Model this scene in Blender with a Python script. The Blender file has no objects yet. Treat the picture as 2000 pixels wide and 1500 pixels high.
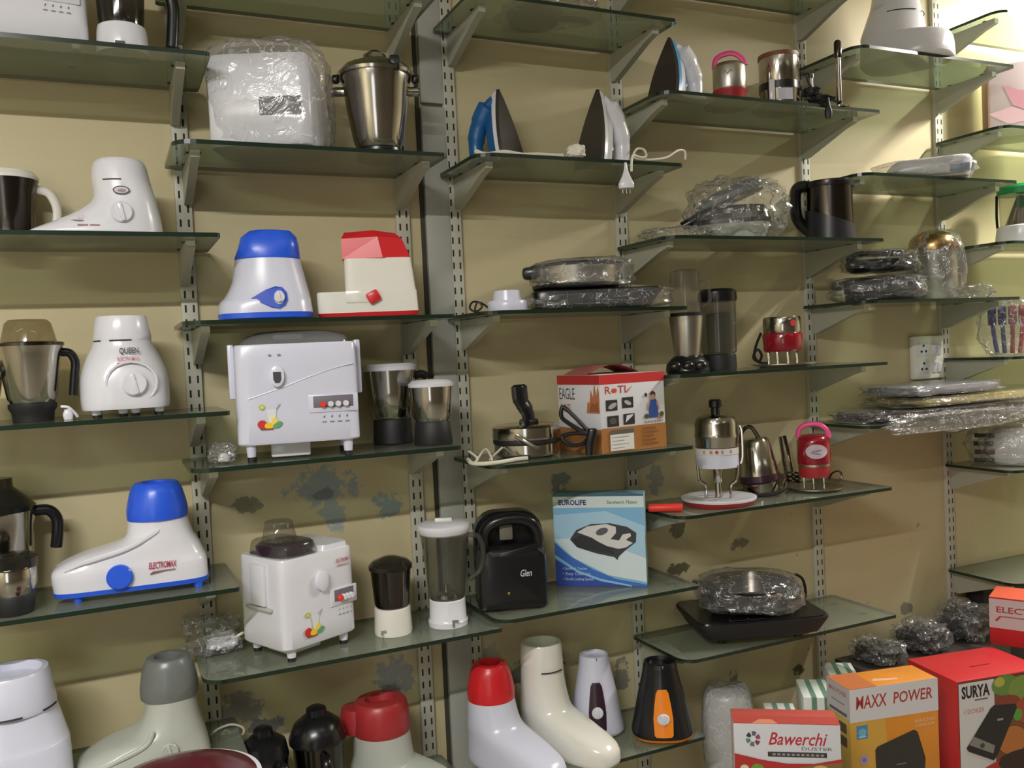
import bpy, bmesh, math, random
from mathutils import Vector, Matrix, noise
from math import sin, cos, pi, radians as rad

# ------------------------------------------------------------------ camera
SCL = 1.3
YAW, PITCH, ROLL, FPX = rad(24.5555), rad(-1.90487), rad(-2.66294), 1739.75
DEP = .213 * SCL
CAMZ = 1.55
def cam_axes():
    cy, sy, cp, sp = cos(YAW), sin(YAW), cos(PITCH), sin(PITCH)
    fwd = Vector((sy*cp, cy*cp, sp)); right = Vector((cy, -sy, 0)); up = right.cross(fwd)
    return right*cos(ROLL)+up*sin(ROLL), up*cos(ROLL)-right*sin(ROLL), fwd
RGT, UPV, FWD = cam_axes()
CAM = Vector((0, -1.675*SCL, CAMZ))
scn = bpy.context.scene
COL = scn.collection
cd = bpy.data.cameras.new('camera'); cam = bpy.data.objects.new('camera', cd); COL.objects.link(cam)
cd.sensor_fit = 'HORIZONTAL'; cd.sensor_width = 36; cd.lens = 36*FPX/2000; cd.clip_start = .02
cam.matrix_world = Matrix(((RGT.x, UPV.x, -FWD.x, CAM.x), (RGT.y, UPV.y, -FWD.y, CAM.y), (RGT.z, UPV.z, -FWD.z, CAM.z), (0, 0, 0, 1)))
scn.camera = cam
# ------------------------------------------------------------------ world, lamps, exposure
scn.view_settings.view_transform = 'Standard'; scn.view_settings.look = 'None'
scn.view_settings.gamma = 1; scn.view_settings.use_curve_mapping = False
scn.view_settings.exposure = -.12
scn.cycles.transparent_max_bounces = 32
wd = bpy.data.worlds.new('world'); scn.world = wd; wd.use_nodes = True
wd.node_tree.nodes['Background'].inputs[0].default_value = (.9, .95, 1, 1)
wd.node_tree.nodes['Background'].inputs[1].default_value = .04
def tube_or_added_light(loc, length, power, col=(1, .97, .92), rz=0, rx=0, wid=.05, ry=0):
    l = bpy.data.lights.new('tube_or_added_light', 'AREA'); l.shape = 'RECTANGLE'; l.size = length; l.size_y = wid
    l.energy = power; l.color = col
    o = bpy.data.objects.new('tube_or_added_light', l); COL.objects.link(o); o.location = loc; o.rotation_euler = (rx, ry, rz)
    return o
tube_or_added_light((-.9, -2.35, 2.72), 1.2, 82, (1, .98, .94), rx=rad(8))
tube_or_added_light((3.2, -.62, 2.78), 1.2, 104, (1, .95, .87), rz=rad(90))
for tx, ty, tp in ((-1.2, -1.5, 3), (.9, -1.9, 3), (2.4, -3.6, 2), (-.2, -3.4, 3)): tube_or_added_light((tx, ty, 2.9), 1.2, tp, (1, .98, .95))  # weak extra tubes, unseen, added so plastic and film catch highlights
dl = tube_or_added_light((-1.4, -4.1, 1.3), .8, 11, (.93, .97, 1), rx=rad(90), wid=1.9)      # unseen upright light panel, added for tall streaks on steel and plastic
dl.name = 'added_streak_light'

# ------------------------------------------------------------------ pixel helpers
def ray(u, v): return FWD + RGT*((u-1000)/FPX) + UPV*((750-v)/FPX)
def wl(u, v, y=0):
    r = ray(u, v); t = (y-CAM.y)/r.y; return CAM + r*t
def sh(u, v, z):
    r = ray(u, v); t = (z-CAM.z)/r.z; return CAM + r*t
def pr(p):
    d = Vector(p)-CAM; w = d.dot(FWD); return 1000+FPX*d.dot(RGT)/w, 750-FPX*d.dot(UPV)/w, w
def at(u, y, z):
    a, b = -5.0, 8.0
    for _ in range(50):
        m = (a+b)/2
        d = Vector((m, y, z))-CAM; w = d.dot(FWD)
        if w < .05 or 1000+FPX*d.dot(RGT)/w < u: a = m
        else: b = m
    return Vector((a, y, z))
def az(u): return YAW + math.atan((u-1000)/FPX)

# ------------------------------------------------------------------ materials
def lin(h):
    o = []
    for i in (0, 2, 4):
        c = int(h[i:i+2], 16)/255
        o.append(c/12.92 if c <= .04045 else ((c+.055)/1.055)**2.4)
    return (*o, 1)
MATS = {}
def plain(name, hexc, rough=.35, metal=0, coat=0, bump=0, bscale=200, var=0):
    m = bpy.data.materials.new(name); m.use_nodes = True; nt = m.node_tree
    b = nt.nodes['Principled BSDF']
    c = lin(hexc)
    b.inputs['Base Color'].default_value = c; b.inputs['Roughness'].default_value = rough
    b.inputs['Metallic'].default_value = metal; b.inputs['Coat Weight'].default_value = coat
    tc = nt.nodes.new('ShaderNodeTexCoord')
    if bump:
        n = nt.nodes.new('ShaderNodeTexNoise'); n.inputs['Scale'].default_value = bscale; n.inputs['Detail'].default_value = 3
        nt.links.new(tc.outputs['Object'], n.inputs['Vector'])
        bp = nt.nodes.new('ShaderNodeBump'); bp.inputs['Strength'].default_value = bump; bp.inputs['Distance'].default_value = .002
        nt.links.new(n.outputs['Fac'], bp.inputs['Height']); nt.links.new(bp.outputs['Normal'], b.inputs['Normal'])
    if var:
        n = nt.nodes.new('ShaderNodeTexNoise'); n.inputs['Scale'].default_value = 18; n.inputs['Detail'].default_value = 4
        nt.links.new(tc.outputs['Object'], n.inputs['Vector'])
        mx = nt.nodes.new('ShaderNodeMix'); mx.data_type = 'RGBA'
        mx.inputs['A'].default_value = tuple(x*(1-var) for x in c[:3])+(1,); mx.inputs['B'].default_value = tuple(min(1, x*(1+var)) for x in c[:3])+(1,)
        nt.links.new(n.outputs['Fac'], mx.inputs['Factor']); nt.links.new(mx.outputs['Result'], b.inputs['Base Color'])
    MATS[name] = m
    return m
def clear(name, tint, rough=.05, ior=1.45, haze=0, hazecol='c8c8c8', bump=0, bscale=40):
    m = bpy.data.materials.new(name); m.use_nodes = True; nt = m.node_tree; nt.nodes.clear()
    N, L = nt.nodes.new, nt.links.new
    out = N('ShaderNodeOutputMaterial')
    tr = N('ShaderNodeBsdfTransparent'); tr.inputs['Color'].default_value = lin(tint)
    gl = N('ShaderNodeBsdfGlossy'); gl.inputs['Roughness'].default_value = rough
    geo = N('ShaderNodeNewGeometry'); mr = N('ShaderNodeMapRange')
    mr.inputs['To Min'].default_value = ior; mr.inputs['To Max'].default_value = 1/ior
    L(geo.outputs['Backfacing'], mr.inputs['Value'])
    fr = N('ShaderNodeFresnel'); L(mr.outputs['Result'], fr.inputs['IOR'])
    base = tr
    if haze:
        df = N('ShaderNodeBsdfDiffuse'); df.inputs['Color'].default_value = lin(hazecol)
        m1 = N('ShaderNodeMixShader'); m1.inputs['Fac'].default_value = haze
        L(tr.outputs[0], m1.inputs[1]); L(df.outputs[0], m1.inputs[2]); base = m1
    m2 = N('ShaderNodeMixShader'); L(fr.outputs[0], m2.inputs['Fac']); L(base.outputs[0], m2.inputs[1]); L(gl.outputs[0], m2.inputs[2])
    L(m2.outputs[0], out.inputs['Surface'])
    if bump:
        tc = N('ShaderNodeTexCoord'); n = N('ShaderNodeTexNoise'); n.inputs['Scale'].default_value = bscale
        n.inputs['Detail'].default_value = 4; n.inputs['Distortion'].default_value = 1.2
        L(tc.outputs['Object'], n.inputs['Vector'])
        bp = N('ShaderNodeBump'); bp.inputs['Strength'].default_value = bump; bp.inputs['Distance'].default_value = .01
        L(n.outputs['Fac'], bp.inputs['Height']); L(bp.outputs['Normal'], gl.inputs['Normal']); L(bp.outputs['Normal'], fr.inputs['Normal'])
        # creases whiten the film; pale lines painted in to stand for its highlights
        s1 = N('ShaderNodeMath'); s1.operation = 'SUBTRACT'; s1.inputs[1].default_value = .5; L(n.outputs['Fac'], s1.inputs[0])
        s2 = N('ShaderNodeMath'); s2.operation = 'ABSOLUTE'; L(s1.outputs[0], s2.inputs[0])
        r2 = N('ShaderNodeMapRange'); r2.inputs['From Max'].default_value = .012; r2.inputs['To Min'].default_value = min(.9, haze+.45); r2.inputs['To Max'].default_value = haze
        L(s2.outputs[0], r2.inputs['Value']); L(r2.outputs[0], m1.inputs['Fac'])
    MATS[name] = m
    return m
plain('white_plastic', 'dcdce4', .22); plain('cool_white', 'd2d4e6', .25); plain('cream_plastic', 'e4e2da', .18); plain('grey_plastic', 'b4b8b0', .3)
plain('dark_grey_plastic', '6c706e', .3); plain('blue_plastic', '2a5ce0', .28); plain('red_plastic', 'd0242c', .3); plain('dull_red', 'a83034', .35)
plain('black_plastic', '17171a', .25); plain('black_matte', '1c1c1e', .55); plain('maroon', '5a1826', .2); plain('purple_black', '35202e', .22)
plain('orange_plastic', 'f58a1e', .3); plain('pink_plastic', 'f2559a', .35); plain('kettle_red', '8c1224', .18, coat=.5); plain('bright_red', 'e8382c', .4)
plain('steel', 'b8b4ac', .14, 1); plain('brushed_steel', 'bcb8b0', .32, 1); plain('dark_steel', '55504c', .2, 1); plain('gold_metal', 'c8a874', .25, 1)
plain('sole_dark', '403a36', .35, .3, bump=.15, bscale=500); plain('iron_blue', '1c5a94', .3); plain('sky_blue', '4aa0e0', .3); plain('foam_white', 'e4eae6', .6)
plain('bracket_paint', 'a9a99a', .45); plain('upright_paint', 'bdbbac', .45); plain('slot_dark', '2a2822', .8); plain('trim_grey', 'a6a79f', .4, var=.06); plain('trim_gap', '3c3a30', .8)
plain('glass_edge', '1c2c22', .2); plain('wood_strip', '7c4a34', .5); plain('cable_white', 'd8d4c4', .4); plain('cable_black', '1a1816', .5)
plain('card_brown', 'b07a40', .6, var=.08); plain('card_white', 'd6d6dc', .45); plain('card_red', 'c02c30', .4, var=.05); plain('card_blue', '5aa2d2', .4); plain('card_orange', 'd88a30', .45, var=.1)
plain('deck_wood', '6a543c', .6, var=.1); plain('floor_tile', '8a8478', .3, var=.05); plain('room_paint', 'c9c0a6', .8); plain('shop_front', '6a6256', .7); plain('ceiling_paint', 'd8d6cc', .8)
clear('shelf_glass', 'd6e0d2', .03, 1.55, .28, 'b6bcae'); clear('lid_clear', 'd0d0d0', .08, 1.45, .25, 'c0c0c4'); clear('clear_plastic', 'e4e2de', .06, 1.4, .05); clear('smoked_plastic', '8a8680', .08, 1.45, .06, '808078')
clear('amber_clear', 'cfc8b0', .06, 1.45, .05); clear('plastic_film', 'f2f2f0', .16, 1.7, .08, 'e4e4e8', 1.0, 17); clear('bag_film', 'f4f4f4', .12, 1.42, .14, 'e8e8ec', .8, 13); clear('cloudy_film', 'eeeeee', .25, 1.4, .42, 'dcdce0', .7, 13)
clear('jar_plastic', 'cacac2', .08, 1.42, .10, '9c9c96')
def flat(h, rough=.5):
    k = 'print_'+h
    return MATS.get(k) or plain(k, h, rough)
def M_(x): return MATS[x] if x in MATS else flat(x)

# wall paint with seams, stains and peeled patches
def wall_mat():
    m = bpy.data.materials.new('wall_paint'); m.use_nodes = True; nt = m.node_tree; N, L = nt.nodes.new, nt.links.new
    b = nt.nodes['Principled BSDF']; b.inputs['Roughness'].default_value = .55
    tc = N('ShaderNodeTexCoord')
    def nz(scale, det, rough=.6):
        n = N('ShaderNodeTexNoise'); n.inputs['Scale'].default_value = scale; n.inputs['Detail'].default_value = det; n.inputs['Roughness'].default_value = rough
        L(tc.outputs['Object'], n.inputs['Vector']); return n
    def mix(f, a, c):
        x = N('ShaderNodeMix'); x.data_type = 'RGBA'
        for k, s in (('Factor', f), ('A', a), ('B', c)):
            if hasattr(s, 'is_linked'): L(s, x.inputs[k])
            else: x.inputs[k].default_value = s
        return x.outputs['Result']
    def math_(op, a, c):
        x = N('ShaderNodeMath'); x.operation = op; x.use_clamp = False
        for k, s in ((0, a), (1, c)):
            if hasattr(s, 'is_linked'): L(s, x.inputs[k])
            else: x.inputs[k].default_value = s
        return x.outputs[0]
    def step(v, lo, hi):
        r = N('ShaderNodeMapRange'); r.interpolation_type = 'SMOOTHSTEP'; L(v, r.inputs['Value']); r.inputs['From Min'].default_value = lo; r.inputs['From Max'].default_value = hi
        return r.outputs[0]
    base = mix(nz(2.2, 5).outputs['Fac'], lin('beb28c'), lin('ccc09a'))
    fine = nz(26, 6, .7).outputs['Fac']
    edge = nz(60, 4, .7).outputs['Fac']
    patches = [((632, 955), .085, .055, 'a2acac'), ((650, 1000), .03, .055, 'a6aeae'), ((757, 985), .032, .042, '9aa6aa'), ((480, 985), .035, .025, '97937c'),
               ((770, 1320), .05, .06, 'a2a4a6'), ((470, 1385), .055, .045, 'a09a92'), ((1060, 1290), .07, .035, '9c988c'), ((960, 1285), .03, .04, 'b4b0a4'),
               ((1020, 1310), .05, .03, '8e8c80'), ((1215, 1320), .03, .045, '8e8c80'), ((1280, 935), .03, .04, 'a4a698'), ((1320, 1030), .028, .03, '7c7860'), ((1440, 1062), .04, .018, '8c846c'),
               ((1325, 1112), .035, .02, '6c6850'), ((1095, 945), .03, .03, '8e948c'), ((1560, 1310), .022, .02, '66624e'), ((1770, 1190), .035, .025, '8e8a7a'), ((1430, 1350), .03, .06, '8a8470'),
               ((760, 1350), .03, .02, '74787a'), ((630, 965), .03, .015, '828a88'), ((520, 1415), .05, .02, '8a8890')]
    col = base
    sep = N('ShaderNodeSeparateXYZ'); L(tc.outputs['Object'], sep.inputs[0])
    for (px, ax, az_, hx) in patches:
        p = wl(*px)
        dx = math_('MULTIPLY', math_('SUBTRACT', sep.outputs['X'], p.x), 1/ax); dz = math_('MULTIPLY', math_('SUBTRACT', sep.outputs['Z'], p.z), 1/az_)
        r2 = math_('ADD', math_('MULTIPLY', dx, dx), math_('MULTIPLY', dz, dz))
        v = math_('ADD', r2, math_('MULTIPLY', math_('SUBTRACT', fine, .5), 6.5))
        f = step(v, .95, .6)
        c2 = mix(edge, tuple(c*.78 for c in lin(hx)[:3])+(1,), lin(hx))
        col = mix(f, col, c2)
    # speckle of damp low on the wall
    sp = step(nz(38, 3, .6).outputs['Fac'], .66, .74)
    low = step(sep.outputs['Z'], 1.15, .85)
    rt = step(sep.outputs['X'], .75, .95)
    col = mix(math_('MULTIPLY', math_('MULTIPLY', sp, low), math_('MULTIPLY', rt, .55)), col, lin('55503e'))
    L(col, b.inputs['Base Color'])
    bp = N('ShaderNodeBump'); bp.inputs['Strength'].default_value = .25; bp.inputs['Distance'].default_value = .004
    L(nz(9, 6).outputs['Fac'], bp.inputs['Height']); L(bp.outputs['Normal'], b.inputs['Normal'])
    return m

# ------------------------------------------------------------------ mesh builder
def catmull(pts, sub, clamp=False):
    if sub <= 1: return [list(p) for p in pts]
    out = []; n = len(pts)
    for i in range(n-1):
        p0, p1, p2, p3 = pts[max(i-1, 0)], pts[i], pts[i+1], pts[min(i+2, n-1)]
        for s in range(sub):
            t = s/sub
            q = [.5*((2*b)+(c-a)*t+(2*a-5*b+4*c-d)*t*t+(3*b-a-3*c+d)*t**3) for a, b, c, d in zip(p0, p1, p2, p3)]
            if clamp: q = [min(max(v, min(b, c)), max(b, c)) for v, b, c in zip(q, p1, p2)]
            out.append(q)
    out.append(list(pts[-1])); return out
def sellipse(xc, yc, a, b, n, z, cnt=40):
    r = []
    for i in range(cnt):
        t = 2*pi*i/cnt; c, s = cos(t), sin(t)
        r.append((xc+a*math.copysign(abs(c)**(2/n), c), yc+b*math.copysign(abs(s)**(2/n), s), z))
    return r
TEXTCACHE = {}
def text_geo(s, bold=0., shear=0.):
    k = (s, bold, shear)
    if k not in TEXTCACHE:
        c = bpy.data.curves.new('text', 'FONT'); c.body = s; c.size = 1; c.offset = bold; c.shear = shear; c.resolution_u = 2; c.align_x = 'CENTER'
        o = bpy.data.objects.new('text', c); COL.objects.link(o)
        me = bpy.data.meshes.new_from_object(o.evaluated_get(bpy.context.evaluated_depsgraph_get()))
        TEXTCACHE[k] = ([v.co.copy() for v in me.vertices], [tuple(p.vertices) for p in me.polygons])
        bpy.data.objects.remove(o); bpy.data.curves.remove(c); bpy.data.meshes.remove(me)
    return TEXTCACHE[k]
class MB:
    def __init__(s): s.v = []; s.f = []; s.m = []; s.mi = 0; s.mk = 0
    def add(s, vs, fs):
        o = len(s.v); s.v += [Vector(p) for p in vs]; s.f += [tuple(i+o for i in f) for f in fs]; s.m += [s.mi]*len(fs); return s
    def mat(s, i): s.mi = i; return s
    def mark(s): s.mk = len(s.v); return s
    def mark0(s): s.mk = 0; return s
    def xf(s, M):
        for i in range(s.mk, len(s.v)): s.v[i] = M @ s.v[i]
        return s
    def box(s, c, d, bev=0, seg=2):
        bm = bmesh.new(); bmesh.ops.create_cube(bm, size=1)
        for v in bm.verts: v.co = Vector((v.co.x*d[0], v.co.y*d[1], v.co.z*d[2]))
        if bev: bmesh.ops.bevel(bm, geom=bm.edges[:], offset=min(bev, min(d)*.49), segments=seg, affect='EDGES', profile=.5)
        bm.verts.index_update()
        s.add([v.co+Vector(c) for v in bm.verts], [[v.index for v in f.verts] for f in bm.faces]); bm.free(); return s
    def loft(s, loops, cap0=True, cap1=True):
        n = len(loops[0]); vs = [p for l in loops for p in l]; fs = []
        for i in range(len(loops)-1):
            for j in range(n):
                k = (j+1) % n; fs.append((i*n+j, i*n+k, (i+1)*n+k, (i+1)*n+j))
        if cap0: fs.append(tuple(range(n-1, -1, -1)))
        if cap1: fs.append(tuple((len(loops)-1)*n+j for j in range(n)))
        return s.add(vs, fs)
    def secs(s, secs, sub=3, cnt=44, yc=0):      # (z, x0, x1, half depth, power)
        return s.loft([sellipse((a+b)/2, yc, (b-a)/2, h, n, z, cnt) for z, a, b, h, n in catmull(secs, sub, True)])
    def lathe(s, prof, c=(0, 0), n=36, sub=1, sq=1):
        prof = catmull(prof, sub, True)
        return s.loft([[(c[0]+max(r, .01)*cos(2*pi*i/n), c[1]+max(r, .01)*sin(2*pi*i/n)*sq, z) for i in range(n)] for r, z in prof])
    def tube(s, pts, r, n=8, sub=4, closed=False, flat_=1):
        pts = [Vector(p) for p in catmull(list(pts)+([pts[0]] if closed else []), sub)]
        loops = []; up = Vector((.13, .29, .95)).normalized()
        prev = None
        for i, p in enumerate(pts):
            t = (pts[min(i+1, len(pts)-1)]-pts[max(i-1, 0)])
            if t.length < 1e-9: t = Vector((0, 0, 1))
            t.normalize()
            if prev is None: prev = t.orthogonal().normalized() if abs(t.dot(up)) > .95 else (up-t*up.dot(t)).normalized()
            prev = (prev-t*prev.dot(t)).normalized(); q = t.cross(prev)
            rr = r[min(int(i/max(sub, 1)), len(r)-1)] if isinstance(r, (list, tuple)) else r
            loops.append([p+prev*rr*cos(2*pi*k/n)+q*rr*flat_*sin(2*pi*k/n) for k in range(n)])
        return s.loft(loops)
    def prism(s, poly, y0, y1):                  # outline in x,z pushed along y
        n = len(poly); vs = [(x, y0, z) for x, z in poly]+[(x, y1, z) for x, z in poly]
        return s.add(vs, [tuple(range(n)), tuple(range(2*n-1, n-1, -1))]+[(j, j+n, (j+1) % n+n, (j+1) % n) for j in range(n)])
    def blob(s, c, r, amp, seed, n=3., nu=72, nv=34, floor=None, freq=1.6):
        loops = []; rng = Vector((seed*7.1, seed*3.3, seed*1.7))
        for i in range(nv+1):
            ph = -pi/2+pi*i/nv; loop = []
            for j in range(nu):
                th = 2*pi*j/nu; f = lambda q: math.copysign(abs(q)**(2/n), q)
                d = Vector((f(cos(ph))*f(cos(th)), f(cos(ph))*f(sin(th)), f(sin(ph))))
                k = 1+amp*(noise.noise(d*freq+rng)+.6*noise.noise(d*freq*3.1+rng)+.35*abs(noise.noise(d*freq*8+rng)))
                p = Vector((c[0]+d.x*r[0]*k, c[1]+d.y*r[1]*k, c[2]+d.z*r[2]*k))
                if floor is not None: p.z = max(p.z, floor)
                loop.append(p)
            loops.append(loop)
        return s.loft(loops)
SC = 1.0
def part(parent, name, mb, mats, label=None, scale=None, smooth=True, ang=38):
    k = SC if scale is None else scale
    me = bpy.data.meshes.new(name)
    me.from_pydata([tuple(v*k) for v in mb.v], [], mb.f)
    for x in (mats if isinstance(mats, (list, tuple)) else [mats]): me.materials.append(M_(x) if isinstance(x, str) else x)
    me.polygons.foreach_set('material_index', mb.m)
    bm = bmesh.new(); bm.from_mesh(me); bmesh.ops.recalc_face_normals(bm, faces=bm.faces); bm.to_mesh(me); bm.free()
    if smooth:
        me.polygons.foreach_set('use_smooth', [True]*len(me.polygons)); me.set_sharp_from_angle(angle=rad(ang))
    me.update()
    o = bpy.data.objects.new(name, me); COL.objects.link(o)
    if parent is not None: o.parent = parent
    if label: o['label'] = label
    return o
def tag(o, label, cat, group=None):
    o['label'] = label; o['category'] = cat
    if group: o['group'] = group
    return o
def root(name, label, cat, loc, rz=0, group=None):
    o = bpy.data.objects.new(name, None); COL.objects.link(o); o.location = loc; o.rotation_euler = (0, 0, rz); o.empty_display_size = .05
    return tag(o, label, cat, group)
def struct(name, mb, mats, smooth=False):
    o = part(None, name, mb, mats, scale=1, smooth=smooth); o['kind'] = 'structure'; return o
# flat printing on a face: 2D shapes laid on successive hair-thin layers
class Print:
    def __init__(s, mp): s.mb = MB(); s.mats = []; s.mp = mp; s.k = 0
    def _go(s, pts, faces, mat):
        if mat not in s.mats: s.mats.append(mat)
        s.k += 1; s.mb.mat(s.mats.index(mat)); s.mb.add([s.mp(x, z, .25+.12*s.k) for x, z in pts], faces); return s
    def rect(s, x0, z0, x1, z1, mat): return s._go([(x0, z0), (x1, z0), (x1, z1), (x0, z1)], [(0, 1, 2, 3)], mat)
    def poly(s, pts, mat): return s._go(pts, [tuple(range(len(pts)))], mat)
    def ell(s, x, z, a, b, mat, rot=0, n=22):
        ring = lambda k: [(x+k*(a*cos(t)*cos(rot)-b*sin(t)*sin(rot)), z+k*(a*cos(t)*sin(rot)+b*sin(t)*cos(rot))) for t in [2*pi*i/n for i in range(n)]]
        return s._go([(x, z)]+ring(.5)+ring(1), [(0, 1+i, 1+(i+1) % n) for i in range(n)]+[(1+i, 1+n+i, 1+n+(i+1) % n, 1+(i+1) % n) for i in range(n)], mat)
    def text(s, t, x, z, h, mat, w=None, bold=.0, shear=0., rot=0):
        vs, fs = text_geo(t, bold, shear)
        if not vs: return s
        x0 = min(v.x for v in vs); x1 = max(v.x for v in vs)
        sx = h/.7; kx = (w/(x1-x0)) if w else sx; c = (x0+x1)/2
        pts = []
        for v in vs:
            a, b = (v.x-c)*kx, (v.y)*sx
            pts.append((x+a*cos(rot)-b*sin(rot), z+a*sin(rot)+b*cos(rot)))
        return s._go(pts, fs, mat)
    def done(s, parent, name, label=None): return part(parent, name, s.mb, s.mats, label, smooth=False)
def front(y): return lambda x, z, e: (x, y-e, z)
def leftside(x): return lambda q, z, e: (x-e, -q, z)      # q grows towards the front
def topside(z): return lambda x, q, e: (x, q, z+e)

# ------------------------------------------------------------------ setting
Z = {k: CAMZ+SCL*v for k, v in dict(A1=.489, A2=.2082, A3=-.0717, A4=-.3523, A5=-.632, B0=.633, B1=.3523, B2=.0719, B3=-.1597, B4=-.4952, B5=-.79,
     C1=.639, C2=.3574, C3=.0763, C4=-.202, C5=-.4833, C6=-.79, D0=.78, D1=.4998, D2=.2163, D3=-.059, D4=-.3414, D5=-.6312,
     E1=.6398, E2=.3614, E3=.0797, E4=-.2, F1=.771, F2=.495, F3=.216, F4=-.066, F5=-.345, F6=-.625).items()}
TH = .009
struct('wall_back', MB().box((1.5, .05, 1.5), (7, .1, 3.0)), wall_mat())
struct('wall_front', MB().box((1.5, -4.35, 1.5), (7, .1, 3.0)), 'shop_front')
struct('wall_left', MB().box((-2.05, -2.15, 1.5), (.1, 4.3, 3.0)), 'room_paint')
struct('wall_right', MB().box((5.05, -2.15, 1.5), (.1, 4.3, 3.0)), 'room_paint')
struct('floor', MB().box((1.5, -2.15, -.05), (7.2, 4.5, .1)), 'floor_tile')
struct('ceiling', MB().box((1.5, -2.15, 3.05), (7.2, 4.5, .1)), 'ceiling_paint')
tb = MB().box((.801, -.009, .98), (.064, .018, 1.96+.46), .002).box((.801, -.011, 2.6), (.060, .014, .8), .002)
tb.mat(1).box((.763, -.003, 1.5), (.009, .006, 3.0)).box((.8385, -.003, 1.5), (.008, .006, 3.0))
struct('trim_1', tb, ['trim_grey', 'trim_gap'], True)
POST = dict(P1=.187, P2=.708, P3=.848, P4=1.354, P5=2.036, P6=2.634)
PDESC = dict(P1='left of the shelf with the two white juicers', P2='just left of the grey pillar strip', P3='just right of the grey pillar strip',
             P4='behind the red and white flatbread maker box', P5='behind the steel and red chopper', P6='beside the white switch board')
for p, x in POST.items():
    mb = MB().box((x, -.007, 1.5), (.036, .014, 2.9), .002)
    mb.mat(1)
    z = .12
    while z < 2.9:
        for sx in (-.0088, .0088):
            mb.add([(x+sx-.0022, -.0143, z), (x+sx+.0022, -.0143, z), (x+sx+.0022, -.0143, z+.017), (x+sx-.0022, -.0143, z+.017)], [(0, 1, 2, 3)])
        z += .0325
    tag(part(None, 'slotted_upright', mb, ['upright_paint', 'slot_dark'], scale=1), 'tall slotted shelf upright on the wall '+PDESC[p], 'shelf upright', 'slotted wall uprights')
# shelves: left end, right end, posts
BAYS = dict(A=(-.52, .232, None, 'P1'), B=(.150, .736, 'P1', 'P2'), C=(.808, 1.382, 'P3', 'P4'), D=(1.326, 2.08, 'P4', 'P5'), E=(1.995, 2.66, 'P5', 'P6'), F=(2.6, 3.35, 'P6', None))
SDESC = dict(A1='cut off juicer and white based jar, top left', A2='white nosed mixer with an oval badge', A3='white QUEEN mixer', A4='blue capped boot shaped mixer', A5='grey boot mixer, bottom left',
    B0='nothing in view, over the bagged juicer', B1='bagged white juicer and domed steel jar', B2='blue capped and red capped mixers', B3='white juicer with red button and two lidded steel jars', B4='white juicer turned sideways and clear jug', B5='two dark domed jars, bottom',
    C1='dark round pan seen from below', C2='blue iron and white iron', C3='white stepped base and bagged pans', C4='round flatbread maker and its carton', C5='black sandwich toaster and blue carton', C6='four mixers at the bottom centre',
    D0='nothing in view, at the top edge right of centre', D1='white iron with blue stripe and small kettles', D2='bagged open grill and dark steel jug', D3='mini blender cups and red chopper', D4='large steel filter and red mini kettle', D5='black induction cooktop',
    E1='white boot mixer at the top right', E2='flat white bagged pack', E3='black bagged pans and gold topped jar', E4='long pile of film wrapped flat packs',
    F1='nothing in view, in the top right corner', F2='pink flower carton', F3='green lidded jar', F4='blue and red bagged utensils', F5='striped white bagged pack', F6='nothing, behind the red carton at right')
def bracket(x, z, label):
    t = root('shelf_bracket', label, 'bracket', (x, -.0145, z), 0, 'shelf brackets')
    mb = MB(); L_ = .215; w = .009
    side = [(-.0, -.001), (-L_, -.001), (-L_, -.016), (-L_*.8, -.026), (-.02, -.078), (0, -.078)]
    n = len(side); vs = [(-w, y, zz) for y, zz in side]+[(w, y, zz) for y, zz in side]
    mb.add(vs, [tuple(range(n)), tuple(range(2*n-1, n-1, -1))]+[(j, j+n, (j+1) % n+n, (j+1) % n) for j in range(n)])
    part(t, 'arm', mb, 'bracket_paint', scale=1)
    for yy in (-.06, -.18):
        part(t, 'rubber_pad', MB().box((0, yy, -.0005), (.03, .012, .001)), 'black_matte', scale=1)
def shelf(k):
    x0, x1, pl, prr = BAYS[k[0]]
    if k == 'B4': x1 = .818
    if k == 'F4': x0 = 2.615
    z = Z[k]; rf, rb = .045, .012
    y0, y1 = -.018, -DEP
    pts = []
    def arc(cx, cy, r, a0):
        for i in range(7): a = a0+pi/2*i/6; pts.append((cx+r*cos(a), cy+r*sin(a)))
    arc(x1-rb, y0-rb, rb, 0); arc(x0+rb, y0-rb, rb, pi/2)
    rl = rf if k[0] != 'A' else .02
    arc(x0+rl, y1+rl, rl, pi)
    rr_ = .012
    arc(x1-rr_, y1+rr_, rr_, 3*pi/2)
    n = len(pts); mb = MB()
    lo = [(x, y, z-TH/2) for x, y in pts]; hi = [(x, y, z+TH/2) for x, y in pts]
    mb.add(lo, [tuple(range(n-1, -1, -1))]); mb.add(hi, [tuple(range(n))])
    mb.mat(1).loft([lo, hi], False, False)
    bm_o = part(None, 'glass_shelf', mb, ['shelf_glass', 'glass_edge'], scale=1, smooth=False)
    tag(bm_o, 'greenish glass shelf with '+SDESC[k], 'shelf', 'glass wall shelves')
    if pl: bracket(POST[pl]+.0095, z-TH/2, 'left bracket of the shelf with '+SDESC[k])
    if prr: bracket(POST[prr]-.0095, z-TH/2, 'right bracket of the shelf with '+SDESC[k])
for k in SDESC: shelf(k)

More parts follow.
